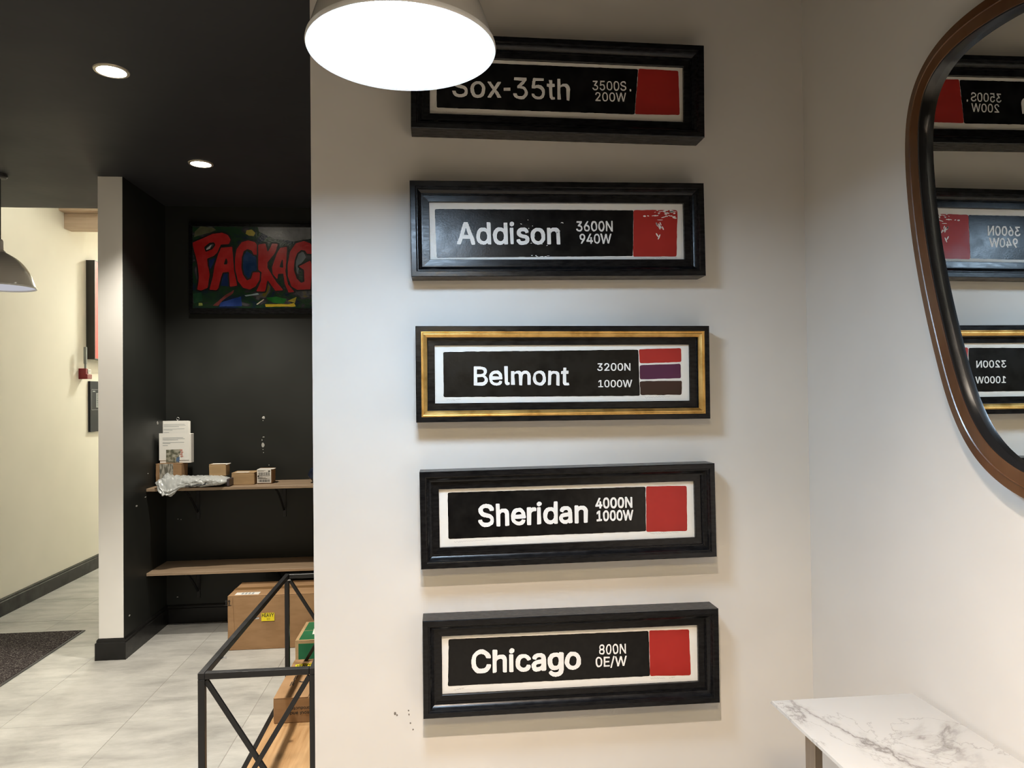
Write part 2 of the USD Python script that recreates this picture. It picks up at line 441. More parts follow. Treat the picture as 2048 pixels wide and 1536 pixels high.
CANSPEC = [('can_front', 'round glowing downlight in the black ceiling, the nearer and larger one in view', 42, .6),
           ('can_nook', 'round glowing downlight in the black ceiling, the farther one above the package nook', 58, .6),
           ('can_mid', 'round downlight in the black ceiling left of the pendant lamp', 58, .6),
           ('can_side', 'round downlight in the black ceiling left of the viewer', 60, .8),
           ('can_added', 'round downlight in the black ceiling above the viewer', 58, .9)]  # added lamp out of view, brightens the lower picture wall
for (x, y), (gname, lb, cone, soft) in zip(CANS, CANSPEC):
    downlight(x, y, ZC, lb, gname, cone, soft)
downlight(-2.25, 8.3, 3.35, 'round downlight in the pale hall ceiling beyond the wooden beam', 'hall', 80.0, .5, .14)
downlight(-2.35, 5.45, 3.35, 'added unseen downlight in the pale hall ceiling, lighting the front of the wooden beam', 'hall_added', 85.0, .5, .10)  # added lamp out of view, lights the beam from the front

# ------------------------------------------------------------------ framed sign prints
FW, FH = .912, .290
PROF = [(0, 0), (0, .0765), (.0018, .0785), (.0155, .0785), (.0165, .0765), (.0185, .0760), (.0195, .0735), (.0215, .0735), (.0235, .069), (.0280, .0635), (.0330, .0605), (.0345, .0605), (.0345, .0575), (.0370, .0575), (.0370, .0515), (.0555, .0505), (.0565, .0495), (.0565, 0)]
PROF3 = [(0, 0), (0, .0690), (.0018, .0705), (.0155, .0705), (.0160, .0680), (.0345, .0600), (.0345, .0500), (.0370, .0480), (.0555, .0475), (.0565, .0465), (.0565, 0)]
SLIP = [(.0160, .0640), (.0160, .0725), (.0170, .0735), (.0195, .0735), (.0205, .0720), (.0225, .0715), (.0250, .0725), (.0300, .0690), (.0325, .0660), (.0335, .0655), (.0345, .0640), (.0345, .0600), (.0200, .0600)]
ZPRINT = .0395


def mitred(prof, L, H, side):
    """one mitred member of a rectangular frame; side 0 top, 1 right, 2 bottom, 3 left; local x right, z up, front towards -y"""
    m = trimesh.creation.extrude_polygon(sg.Polygon(prof), 1.0, engine='earcut')
    u, v, s = m.vertices.T
    l, h = (L, H) if side in (0, 2) else (H, L)
    a = (-l / 2 + u) * (1 - s) + (l / 2 - u) * s
    b = h / 2 - u
    P = {0: (a, b), 1: (b, -a), 2: (-a, -b), 3: (-b, a)}[side]
    q = trimesh.Trimesh(np.column_stack([P[0], -v, P[1]]), m.faces, process=False)
    q.fix_normals()
    return q


def picture(label, fit, texts, band, blocks, opening, sig, prof=PROF, gold=False, extra=None, seed=0, ink=None):
    x, z, th = fit
    p = thing('framed_sign_print', label, 'framed picture', (x, D, z), roty=-math.degrees(th), group='framed sign prints in a column')
    c, s = math.cos(th), math.sin(th)

    def loc(px, py):
        q = at(px, py, 'y', D - ZPRINT)
        dx, dz = q[0] - x, q[2] - z
        return np.array([c * dx + s * dz, -s * dx + c * dz])
    for k in range(4):
        part(p, 'frame_rail', mitred(prof, FW, FH, k), BLACKWOOD, smooth=22)
    if gold:
        for k in range(4):
            part(p, 'gold_slip', mitred(SLIP, FW, FH, k), GOLD, 'worn gold inner moulding' if k == 0 else None, smooth=35)
    w2, h2 = FW / 2 - .050, FH / 2 - .050
    pa = part(p, 'paper', box(-w2, w2, -ZPRINT, -.02, -h2, h2), PAPER, 'white print paper', smooth=False)
    e = .0005
    bp = wobble(rounded([loc(*q) for q in band], .004), .0011, .0035, seed)
    part(pa, 'black_band', moved(extrude(bp, e), 0, -ZPRINT), ink or INK, 'printed black band', smooth=False)
    for k, (pts, mt, lb) in enumerate(blocks):
        q = wobble(rounded([loc(*t) for t in pts], .005), .0012, .0035, seed + 5 + k)
        part(pa, 'colour_block', moved(extrude(q, e * 1.2), 0, -ZPRINT), mt, lb, smooth=False)
    for k, (st, xl, yl, xr, yr, cap, bold, nm) in enumerate(texts):
        a, b = loc(xl, yl), loc(xr, yr)
        hgt = np.linalg.norm(loc(xl, yl) - loc(xl, yl - cap))
        m = text(st, hgt, .0004, bold, np.linalg.norm(b - a), .028 if len(st) > 6 else .03, seed + k)
        ang = math.atan2(b[1] - a[1], b[0] - a[0])
        m.apply_transform(trimesh.transformations.rotation_matrix(-ang, (0, 1, 0)))
        part(pa, nm, moved(m, a[0], -ZPRINT - e, a[1]), LETTER, f'white lettering {st}', smooth=False)
    for k, (xa, ya, xb, yb, n) in enumerate(sig):
        a, b = loc(xa, ya), loc(xb, yb)
        r = np.random.default_rng(seed * 10 + k)
        t = np.linspace(0, 1, n)
        amp = .0035
        zz = amp * np.sin(t * n * 1.9 + k) * (.35 + .65 * r.random(n)) * (1 - .5 * t)
        pts = np.column_stack([a[0] + (b[0] - a[0]) * t + .0012 * r.standard_normal(n), np.full(n, -ZPRINT - .0002), a[1] + (b[1] - a[1]) * t + zz])
        part(pa, 'pencil_note', tube(pts, .00022, 4), PENCIL, 'pencilled handwriting', smooth=False)
    if extra:
        extra(pa, loc)
    return p


RB = 'red square block'
picture('black framed sign print reading Sox-35th, topmost on the wall and partly behind the lamp', (.3735, 2.4486, -.0084),
        [('Sox', 905, 193.2, 1002.8, 195.2, 41.5, .035, 'station_name'), ('-', 1007, 196.0, 1021, 196.3, 41.5, .035, 'station_name'), ('35th', 1026.8, 196.6, 1139.5, 199.5, 41.5, .035, 'station_name'), ('3500S', 1185, 180.2, 1252.6, 181.5, 18.5, 0.03, 'address_line'), ('200W', 1190.6, 202.2, 1252.6, 203.4, 17.5, 0.03, 'address_line'), ('.', 1258.8, 182.0, 1262, 182.2, 22, 0.03, 'address_line')],
        [(873, 122.4), (1276, 138.5), (1269, 229), (873.4, 215.2)],
        [([(1277, 137.3), (1356.6, 142), (1359.2, 230.1), (1269.8, 228.6)], RED, RB)], None,
        [(885, 224, 914, 224.5, 26)], seed=1)


def addison_extra(p, loc):
    r = np.random.default_rng(5)
    polys = []
    for k in range(26):
        px = 1283 + 70 * r.random(); py = 421 + 15 * r.random() ** 1.6
        w, h = 3 + 9 * r.random(), 1.2 + 2.4 * r.random()
        polys.append((px, py, w, h, r.uniform(-.3, .3)))
    for k in range(7):
        polys.append((1313 + 16 * r.random(), 447 + 10 * r.random(), 2 + 2 * r.random(), 5 + 5 * r.random(), .4))
    polys += [(1318, 474, 3, 12, -.4), (1314, 470, 3, 9, .5), (1320, 440, 12, 1.5, 0)]
    for k in range(10):
        polys.append((1062 + 40 * r.random(), 511 + 4 * r.random(), 3 + 4 * r.random(), 1.2, 0))
    for k in range(14):
        polys.append((1040 + 90 * r.random(), 440 + 52 * r.random(), 2 + 2 * r.random(), 1 + 1.2 * r.random(), r.uniform(-1, 1)))
    ms = []
    for px, py, w, h, a in polys:
        c = loc(px, py)
        e = affinity.rotate(affinity.scale(sg.Point(0, 0).buffer(1, quad_segs=2), w / 1270, h / 1270), a, use_radians=True)
        ms.append(moved(extrude(e, .0009), c[0], -ZPRINT, c[1]))
    part(p, 'bare_patch', ms, LETTER, 'white scrapes where the ink missed', smooth=False, kind='stuff')


picture('black framed sign print reading Addison, with white scrapes across its red block', (.3683, 2.0067, .0085),
        [('Addison', 914, 487.3, 1120.6, 487.3, 41.5, 0.07, 'station_name'), ('3600N', 1152.5, 462.3, 1225.6, 462.3, 19.5, 0.06, 'address_line'), ('940W', 1159.4, 486.9, 1222.8, 486.9, 19, 0.06, 'address_line')],
        [(869.4, 418), (1266.6, 420.6), (1265.4, 512), (873.4, 515.6)],
        [([(1267, 420.4), (1354.7, 420.4), (1353, 512.8), (1266.2, 513.4)], RED, RB)], None,
        [(892, 519, 922, 519, 26), (1282, 517, 1308, 517, 22), (1313, 516, 1333, 516, 16)], extra=addison_extra, seed=2)

picture('black and gold framed sign print reading Belmont, third from the top with three stripes', (.3800, 1.5647, -.0015),
        [('Belmont', 947.5, 769.8, 1138.2, 769.2, 36.5, 0.055, 'station_name'), ('3200N', 1194.4, 741.3, 1261.2, 741.0, 14.5, 0.05, 'address_line'), ('1000W', 1196.3, 774.3, 1264.4, 774, 14, 0.05, 'address_line')],
        [(886.6, 704), (1276.2, 699.4), (1279.7, 791.6), (887.5, 794.2)],
        [([(1277.5, 698.6), (1361.9, 696.3), (1362.5, 723.8), (1279.7, 726.6)], RED, 'red stripe'),
         ([(1279, 730.6), (1361, 727.5), (1361.9, 756.3), (1279.7, 758.8)], PURPLE, 'purple stripe'),
         ([(1279.7, 762.5), (1363.4, 761.3), (1363.4, 789.4), (1280.6, 790)], BROWN, 'dark brown stripe')], None,
        [(893, 800, 922, 799, 26), (1290, 795, 1340, 793, 30)], prof=PROF3, gold=True, seed=3, ink=INK_BROWN)

picture('black framed sign print reading Sheridan, second from the bottom', (.3893, 1.1311, .0084),
        [('Sheridan', 957, 1052.0, 1176, 1043.0, 42, 0.085, 'station_name'), ('4000N', 1190.8, 1016.6, 1264.9, 1014.3, 20, 0.1, 'address_line'), ('1000W', 1192.8, 1041.6, 1266.8, 1039.6, 19.5, 0.1, 'address_line')],
        [(895.3, 985.3), (1290.8, 973.4), (1291.8, 1062.5), (896.9, 1078)],
        [([(1292.2, 972.6), (1373.4, 971.6), (1374.2, 1061.9), (1292.4, 1063.4)], RED, RB)], None,
        [(908, 1084, 980, 1079, 50), (1300, 1067.5, 1356, 1064.5, 34)], seed=4)

picture('black framed sign print reading Chicago, lowest on the wall', (.3931, .6840, .0006),
        [('Chicago', 942.5, 1345.0, 1161.8, 1336.4, 42.5, 0.095, 'station_name'), ('800N', 1198, 1308.6, 1252, 1306.6, 19, 0.05, 'address_line'), ('0E/W', 1191, 1333.6, 1253.6, 1331.0, 19, 0.05, 'address_line')],
        [(897.2, 1278.4), (1296.8, 1261.7), (1300, 1351.9), (895.9, 1372.2)],
        [([(1298, 1261.1), (1377.8, 1258.8), (1381.6, 1350.3), (1299.9, 1351.9)], RED, RB)], None,
        [(907, 1380, 928, 1376, 26), (1301, 1357, 1330, 1356, 22), (1339, 1356, 1350, 1354, 10)], seed=6)

# ------------------------------------------------------------------ mirror
WOODM = noisy('walnut_frame', (.075, .030, .010), (.135, .058, .020), 5.0, (.25, .38), .12, 60, stretch=(1, 1, .5), coat=.3)
MIRROR = mat('mirror_glass', {'p': ('principled_bsdf', dict(base_color=(.86, .88, .87), metallic=1.0, roughness=.0))}, [], 'p.BSDF')
BLACKLIP = plain('black_lip', (.012, .011, .011), .2)
ctrl = [(1.399, 2.321), (1.482, 2.324), (1.557, 2.307), (1.618, 2.277), (1.655, 2.237), (1.674, 2.183), (1.679, 2.105), (1.676, 2.015), (1.665, 1.914), (1.645, 1.805), (1.620, 1.691), (1.588, 1.577), (1.554, 1.490), (1.508, 1.406), (1.454, 1.345), (1.388, 1.298), (1.328, 1.278),
        (1.25, 1.268), (1.16, 1.285), (1.08, 1.335), (1.02, 1.42), (.975, 1.55), (.945, 1.72), (.935, 1.90), (.965, 2.06), (1.04, 2.19), (1.15, 2.27), (1.28, 2.31)]
from scipy.interpolate import splprep, splev
cc = np.array(ctrl + ctrl[:1])
tck, _ = splprep(cc.T, s=.0006, per=True)
N = 240
oy, oz = splev(np.linspace(0, 1, N, endpoint=False), tck)
ol = np.column_stack([oy, oz])
tn = np.roll(ol, -1, 0) - np.roll(ol, 1, 0); tn /= np.linalg.norm(tn, axis=1)[:, None]
area = np.sum(ol[:, 0] * np.roll(ol[:, 1], -1) - np.roll(ol[:, 0], -1) * ol[:, 1])
inw = np.column_stack([-tn[:, 1], tn[:, 0]]) * (1 if area > 0 else -1)


def ring_sweep(prof, x0=XR):
    """closed profile of (inward, height off wall) swept round the outline on the right wall"""
    k = len(prof); v = []
    for u, h in prof:
        q = ol + inw * u
        v.append(np.column_stack([np.full(N, x0 - h), q[:, 0], q[:, 1]]))
    v = np.vstack(v); f = []
    for a in range(k):
        b = (a + 1) % k
        for i in range(N):
            j = (i + 1) % N
            f += [[a * N + i, b * N + i, b * N + j], [a * N + i, b * N + j, a * N + j]]
    m = trimesh.Trimesh(v, f, process=False); m.fix_normals()
    return m


mi = thing('wall_mirror', 'large rounded wall mirror with a walnut wood frame on the right wall', 'mirror')
part(mi, 'frame', ring_sweep([(0, 0.0008), (0, .037), (.0015, .0385), (.0225, .0415), (.0242, .0435), (.0262, .0420), (.0495, .0425), (.0515, .0415), (.0520, .0400), (.0520, .0180), (.040, .0008)]), WOODM, smooth=28)
part(mi, 'inner_lip', ring_sweep([(.0521, .0190), (.0521, .0402), (.0545, .0392), (.0560, .0300), (.0562, .0190)]), BLACKLIP, 'thin black lip inside the wood', smooth=30)
gp = sg.Polygon(ol + inw * .0535)
g = extrude(gp, .005)
gv = g.vertices
part(mi, 'glass', trimesh.Trimesh(np.column_stack([XR - .0155 + gv[:, 1], gv[:, 0], gv[:, 2]]), g.faces, process=False), MIRROR, smooth=False)

# ------------------------------------------------------------------ console table
MARBLE = mat('white_marble', {
    'tc': ('texture_coordinate', {}), 'mp': ('mapping', dict(rotation=(0, 0, .30), scale=(1.25, .75, 1.0), location=(.37, .13, 0))),
    'w': ('noise_texture', dict(scale=2.0, detail=8, roughness=.60, distortion=.45)),
    'a': ('math', dict(math_type='subtract', value2=.5)), 'b': ('math', dict(math_type='absolute')),
    'r': ('rgb_ramp', {'ramp': [(0, (.42, .40, .39)), (.005, (.55, .53, .52)), (.012, (.80, .79, .78)), (.035, (.96, .96, .96)), (.06, (1, 1, 1)), (1, (1, 1, 1))]}),
    'g': ('noise_texture', dict(scale=2.6, detail=3)), 'gm': ('map_range', dict(from_min=.42, from_max=.54, to_min=0.05, to_max=1.0, clamp=True)),
    'v': ('mix_color', dict(blend_type='mix', a=(1, 1, 1))),
    'w2': ('noise_texture', dict(scale=4.5, detail=7, roughness=.6, distortion=.6)),
    'c': ('math', dict(math_type='subtract', value2=.46)), 'd': ('math', dict(math_type='absolute')),
    'r2': ('rgb_ramp', {'ramp': [(0, (.72, .71, .70)), (.003, (.88, .88, .87)), (.010, (1, 1, 1)), (1, (1, 1, 1))]}),
    'm': ('mix_color', dict(blend_type='multiply', fac=1.0)), 'm2': ('mix_color', dict(blend_type='multiply', fac=1.0, a=(.48, .475, .46))),
    'p': ('principled_bsdf', dict(roughness=.2, specular_ior_level=.35))},
    [('tc.object', 'mp.vector'), ('mp.vector', 'w.vector'), ('w.fac', 'a.value1'), ('a.value', 'b.value1'), ('b.value', 'r.fac'), ('mp.vector', 'g.vector'), ('g.fac', 'gm.value'), ('gm.result', 'v.fac'), ('r.color', 'v.b'),
     ('mp.vector', 'w2.vector'), ('w2.fac', 'c.value1'), ('c.value', 'd.value1'), ('d.value', 'r2.fac'), ('v.result', 'm.a'), ('r2.color', 'm.b'), ('m.result', 'm2.b'), ('m2.result', 'p.base_color')], 'p.BSDF')
BRONZE = noisy('brushed_bronze', (.26, .22, .185), (.31, .265, .22), 20.0, (.22, .3), metal=.9, stretch=(1, 1, .1))
tb = thing('console_table', 'white marble topped console table with bronze metal legs below the mirror', 'table', (.998, 1.19, 0))
ZT = .731
tx0, tx1, ty0, ty1 = -.190, .187, -.56, .545
part(tb, 'tabletop', as_tm(m3.Manifold.hull_points(np.array([(sx, sy, sz) for (ix, sz) in ((.014, ZT - .018), (0, ZT - .006), (.0015, ZT)) for sx in (tx0 + ix, tx1 - ix) for sy in (ty0 + ix, ty1 - ix)]))), MARBLE, 'white marble top with grey veins', smooth=False)
for sx, sy in ((-.165, .40), (.15, .40), (-.165, -.44), (.15, -.44)):
    part(tb, 'leg', bbox(sx, sx + .018, sy - .022, sy + .022, 0, ZT - .018, .001), BRONZE, smooth=False)
for sy in (.40, -.44):
    part(tb, 'cross_rail', bbox(-.147, .15, sy - .02, sy + .02, ZT - .034, ZT - .018, .001), BRONZE, smooth=False)

# ------------------------------------------------------------------ doormat
CARPET = mat('speckled_carpet', {'tc': ('texture_coordinate', {}), 'n': ('noise_texture', dict(scale=160.0, detail=2)),
    'r': ('rgb_ramp', {'ramp': [(0, (.016, .012, .012)), (.45, (.026, .019, .019)), (.56, (.06, .05, .047)), (.72, (.22, .20, .18)), (1, (.3, .28, .25))]}),
    'bu': ('bump', dict(strength=1.0, distance=.006)), 'p': ('principled_bsdf', dict(roughness=.95, specular_ior_level=.1))},
    [('tc.object', 'n.vector'), ('n.fac', 'r.fac'), ('n.fac', 'bu.height'), ('bu.normal', 'p.normal'), ('r.color', 'p.base_color')], 'p.BSDF')
RUBBER = plain('dark_rubber', (.035, .030, .028), .6)
dm = thing('doormat', 'dark brown speckled doormat lying on the tile floor', 'doormat', (-2.68, 4.1, 0))
part(dm, 'border', bbox(-.365, .365, -.85, .85, .0006, .006, .003), RUBBER)
part(dm, 'pile', bbox(-.35, .35, -.835, .835, .004, .010, .003), CARPET, 'speckled carpet pile')

# ------------------------------------------------------------------ things on the hall wall
REDPOSTER = noisy('red_poster', (.56, .035, .030), (.60, .045, .040), 4.0, (.35, .45))
BLACKBOX = noisy('black_gallery_edge', (.018, .017, .014), (.024, .022, .018), 5.0, (.35, .45))
WHITEP = plain('white_print', (.82, .80, .74), .5)
pp = thing('framed_poster', 'tall red poster in a deep black frame on the cream hall wall', 'framed picture', (XL, 6.95, 2.285))
part(pp, 'frame', [box(0, .072, -.365, -.358, -.432, .432), box(0, .072, .358, .365, -.432, .432), box(0, .072, -.358, .358, -.432, -.425), box(0, .072, -.358, .358, .425, .432)], BLACKBOX, smooth=False)
part(pp, 'backing', box(0, .058, -.358, .358, -.425, .425), BLACKBOX, smooth=False)
prt = part(pp, 'print', box(.058, .070, -.3575, .3575, -.4245, .4245), REDPOSTER, 'red print', smooth=False)
part(prt, 'white_panel', box(.070, .0708, -.268, .22, -.222, .119), WHITEP, 'white panel in the red print', smooth=False)
NAVY = noisy('slate_panel', (.016, .019, .024), (.020, .024, .030), 5.0, (.5, .6), spec=.2)
GREYL = plain('grey_line_print', (.34, .36, .36), .5)
ds = thing('notice_board', 'dark slate notice panel with a thin pale outline below the red poster', 'sign', (XL, 6.93, 1.441))
dsp = part(ds, 'panel', bbox(0, .019, -.315, .315, -.222, .222, .002), NAVY, smooth=False)
part(dsp, 'outline', [box(.019, .0196, -.289, -.286, -.032, .150), box(.019, .0196, .222, .225, -.032, .150), box(.019, .0196, -.289, .225, .147, .150), box(.019, .0196, -.289, .225, -.032, -.029)], GREYL, 'thin pale outline', smooth=False)
part(dsp, 'text_panel', box(.019, .0198, -.207, .16, -.010, .118), GREYL, 'pale panel of small print', smooth=False)
part(dsp, 'text_lines', [box(.0198, .0202, -.197, .15, z, z + .004) for z in np.arange(0, .11, .0095)], NAVY, smooth=False)
part(dsp, 'heading', box(.019, .0198, -.270, -.225, .128, .137), GREYL, smooth=False)
PULLRED = plain('alarm_red', (.21, .010, .016), .35)
STEEL = plain('grey_conduit', (.22, .24, .23), .45, .3)
pl = thing('fire_alarm_pull', 'red fire alarm pull box with grey conduit beside the red poster', 'fire alarm', (XL, 6.45, 1.722))
part(pl, 'back_box', bbox(0, .061, 0, .028, -.045, .045, .002), PULLRED, smooth=False)
part(pl, 'handle', [bbox(.050, .070, .003, .088, -.044, -.003, .003), bbox(0, .05, .028, .07, -.040, -.006, .002)], PULLRED, 'red pull handle', smooth=False)
lpl = part(pl, 'label_plate', bbox(.030, .066, .029, .078, .001, .040, .002), WHITEP, 'white printed plate', smooth=False)
part(lpl, 'label_print', [box(.066, .0664, .036, .070, z, z + .003) for z in (.012, .020, .028)], GREYL, smooth=False)
part(pl, 'conduit', [bbox(.044, .058, .004, .018, .045, .085, .002), bbox(.040, .062, 0, .022, .085, .228, .003)], STEEL, 'grey conduit', smooth=False)

# ------------------------------------------------------------------ package nook: sign
PAINTBG = mat('graffiti_ground', {'tc': ('texture_coordinate', {}), 'mp': ('mapping', dict(scale=(1, 1, 1.4))),
    'n': ('noise_texture', dict(scale=4.2, detail=5, distortion=1.6)),
    'r': ('rgb_ramp', {'ramp': [(0, (.006, .012, .05)), (.34, (.006, .016, .055)), (.42, (.008, .03, .025)), (.5, (.012, .05, .018)), (.56, (.03, .03, .04)), (.62, (.10, .10, .11)), (.68, (.16, .13, .02)), (1, (.2, .17, .03))]}),
    'b2': ('noise_texture', dict(scale=60, detail=4)), 'bu': ('bump', dict(strength=.5, distance=.002)),
    'p': ('principled_bsdf', dict(roughness=.22))},
    [('tc.object', 'mp.vector'), ('mp.vector', 'n.vector'), ('n.fac', 'r.fac'), ('r.color', 'p.base_color'), ('mp.vector', 'b2.vector'), ('b2.fac', 'bu.height'), ('bu.normal', 'p.normal')], 'p.BSDF')
REDG = noisy('graffiti_red', (.46, .013, .015), (.54, .024, .024), 9.0, (.20, .30), .4, 70, bdist=.001)
OUTL = plain('graffiti_black', (.006, .006, .006), .35)
SY = 5.0
S0 = at(378, 445, 'y', SY); S1 = at(378, 627, 'y', SY)
SW, SH = 1.00, S0[2] - S1[2]
sgn = thing('package_sign', 'graffiti style painting of the word PACKAGE in red letters on the charcoal back wall', 'sign', (S1[0] + SW / 2, YB, S1[2] + SH / 2))
part(sgn, 'canvas', bbox(-SW / 2 + .02, SW / 2 - .02, -.034, -.001, -SH / 2 + .02, SH / 2 - .02, .001), PAINTBG, 'dark swirling blue, green and yellow ground', smooth=False)
for k, (a, b, c_, d_) in enumerate([(-SW / 2, SW / 2, SH / 2 - .024, SH / 2), (-SW / 2, SW / 2, -SH / 2, -SH / 2 + .036), (-SW / 2, -SW / 2 + .024, -SH / 2 + .036, SH / 2 - .024), (SW / 2 - .024, SW / 2, -SH / 2 + .036, SH / 2 - .024)]):
    part(sgn, 'frame_rail', bbox(a, b, -.041, -.0005, c_, d_, .002), BLACKWOOD, smooth=False)


def sl(zx, zy):
    q = at(370 + zx / 7.567, 430 + zy / 7.567, 'y', SY + .005)
    return (q[0] - (S1[0] + SW / 2), q[2] - (S1[2] + SH / 2))


LET = {
 'P': ([(105, 420), (250, 360), (420, 285), (560, 268), (650, 300), (690, 370), (665, 440), (540, 450), (500, 560), (430, 620), (335, 660), (345, 760), (375, 900), (345, 1100), (250, 1140), (185, 1130), (210, 960), (195, 780), (160, 620)], [[(290, 490), (370, 420), (440, 415), (460, 455), (410, 520), (310, 560)]]),
 'A': ([(545, 495), (620, 490), (715, 480), (725, 600), (735, 740), (765, 930), (790, 1070), (680, 1085), (665, 860), (570, 870), (540, 960), (505, 1110), (480, 1138), (370, 1130), (420, 940), (450, 760), (500, 600)], [[(620, 640), (645, 700), (640, 745), (585, 750)]]),
 'C': ([(1100, 600), (1040, 600), (1010, 540), (950, 515), (890, 545), (860, 640), (855, 800), (880, 910), (940, 990), (1000, 965), (1030, 870), (1150, 865), (1130, 980), (1070, 1080), (980, 1130), (880, 1100), (800, 1000), (765, 840), (755, 680), (780, 520), (860, 410), (960, 385), (1060, 410), (1110, 480)], []),
 'K': ([(1110, 450), (1220, 430), (1250, 560), (1200, 660), (1290, 500), (1320, 430), (1410, 440), (1360, 580), (1250, 720), (1250, 800), (1380, 1010), (1490, 1140), (1370, 1150), (1250, 980), (1210, 1160), (1080, 1155), (1150, 1000), (1160, 870), (1110, 830), (1110, 640)], []),
 'a': ([(1440, 500), (1545, 480), (1540, 640), (1520, 860), (1560, 1050), (1660, 1165), (1570, 1175), (1510, 1040), (1490, 890), (1410, 890), (1400, 980), (1330, 890), (1320, 800), (1350, 700), (1390, 590)], [[(1480, 640), (1490, 800), (1430, 790)]]),
 'G': ([(1920, 590), (1850, 590), (1820, 540), (1760, 530), (1700, 580), (1660, 690), (1650, 830), (1690, 960), (1760, 1030), (1810, 1010), (1800, 830), (1720, 780), (1900, 690), (1930, 800), (1900, 1125), (1700, 1135), (1610, 1080), (1560, 930), (1555, 760), (1590, 560), (1680, 430), (1800, 395), (1900, 430), (1950, 510)], []),
 'E': ([(1990, 450), (2230, 430), (2235, 540), (2100, 550), (2095, 720), (2200, 715), (2205, 810), (2095, 820), (2100, 1000), (2245, 990), (2250, 1120), (1985, 1130), (1975, 800)], []),
}
k = 0
for ch in 'PACKaGE':
    o, holes = LET[ch]
    poly = sg.Polygon([sl(*q) for q in o], [[sl(*q) for q in h] for h in holes]).buffer(0)
    poly = poly.buffer(-.0035).buffer(.007, quad_segs=4).buffer(-.0035)
    lp = part(sgn, 'letter', moved(extrude(wobble(poly, .0018, .006, k, 40), .0004), 0, -.0345 - .0008 * k), REDG, 'red painted letter ' + ch.upper(), smooth=False)
    part(lp, 'letter_outline', moved(extrude(poly.buffer(.0095), .0004), 0, -.0341 - .0008 * k), OUTL, 'black letter outline', smooth=False)
    k += 1
STROKES = [([(530, 1330), (720, 1270), (850, 1230), (860, 1380), (520, 1385)], (.012, .035, .17)), ([(1210, 1350), (1400, 1345), (1550, 1350), (1650, 1330), (1680, 1385), (1220, 1390)], (.42, .30, .02)),
           ([(1220, 1250), (1380, 1235), (1540, 1270), (1500, 1340), (1330, 1330)], (.012, .12, .02)), ([(1550, 1300), (1690, 1235), (1660, 1330)], (.30, .25, .03)), ([(420, 1370), (600, 1220), (740, 1130), (730, 1180), (560, 1300), (500, 1375)], (.14, .03, .03)),
           ([(1075, 1350), (1190, 1270), (1205, 1278), (1090, 1360)], (.5, .42, .33)), ([(900, 1215), (1100, 1180), (1120, 1205), (920, 1232)], (.25, .33, .36)), ([(120, 1190), (250, 1170), (270, 1300), (130, 1340)], (.008, .045, .02)),
           ([(210, 1330), (260, 1330), (270, 1370), (205, 1372)], (.22, .26, .06)), ([(930, 230), (1010, 215), (1065, 270), (1040, 320), (960, 310), (915, 280)], (.24, .20, .03)), ([(150, 250), (230, 170), (420, 190), (470, 230), (300, 290), (140, 330)], (.07, .075, .04)),
           ([(1090, 140), (1500, 160), (1900, 180), (1900, 360), (1650, 400), (1350, 360), (1120, 250)], (.11, .115, .125)), ([(1660, 700), (1700, 590), (1790, 560), (1830, 640), (1740, 760), (1700, 900)], (.10, .12, .14)), ([(870, 640), (930, 540), (1080, 640), (1090, 820), (960, 960), (880, 880)], (.006, .03, .10)),
           ([(310, 520), (400, 445), (385, 500), (350, 555), (310, 560)], (.32, .32, .33)), ([(560, 880), (660, 870), (665, 1080), (530, 1070)], (.006, .02, .09)), ([(350, 690), (460, 640), (430, 740), (380, 820)], (.006, .02, .10))]
for j, (pts, col) in enumerate(STROKES):
    q = sg.Polygon([sl(*t) for t in pts]).buffer(0)
    q = q.buffer(.006).buffer(-.006)
    part(sgn, 'brush_patch', moved(extrude(wobble(q, .003, .006, 40 + j, 30), .0003), 0, -.0338), noisy(f'brush_paint_{j}', tuple(min(.8, c * 1.3) for c in col), tuple(min(.85, c * 1.9) for c in col), 12.0, (.18, .3), .5, 70, bdist=.001), smooth=False)

# ------------------------------------------------------------------ package nook: shelves
OAK = noisy('oak_board', (.27, .185, .115), (.38, .27, .175), 7.0, (.42, .55), .08, 60, stretch=(.35, 7, 3), detail=6, vary=.04)
BRACKET = plain('shelf_shade_black', (.008, .008, .009), .45)  # black for the made-up shapes that stand in for shelf shade
for nm, zt in (('upper', .940), ('lower', .414)):
    s_ = thing('wall_shelf', f'{nm} oak shelf with black shapes for its shade across the charcoal nook' + (', holding parcels' if nm == 'upper' else ', empty'), 'shelf', (-.5, YB, zt), group='nook wall shelves')
    part(s_, 'board', bbox(XC1 + .50 + .001, .9, -.335, -.001, -.018, 0, .0015), OAK, smooth=False)
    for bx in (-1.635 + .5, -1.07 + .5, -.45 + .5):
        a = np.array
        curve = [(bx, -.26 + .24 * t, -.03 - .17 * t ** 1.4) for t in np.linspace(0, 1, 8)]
        part(s_, 'bracket', [bar((bx, -.29, -.022), (bx, -.004, -.022), .022, .008), bar((bx, -.004, -.02), (bx, -.004, -.25), .022, .008, up=(0, 1, 0)), tube(curve, .007, 8)], BRACKET, 'black curved shape standing in for shade under the shelf', smooth=40)  # dark shapes put where only shade lies under the shelf

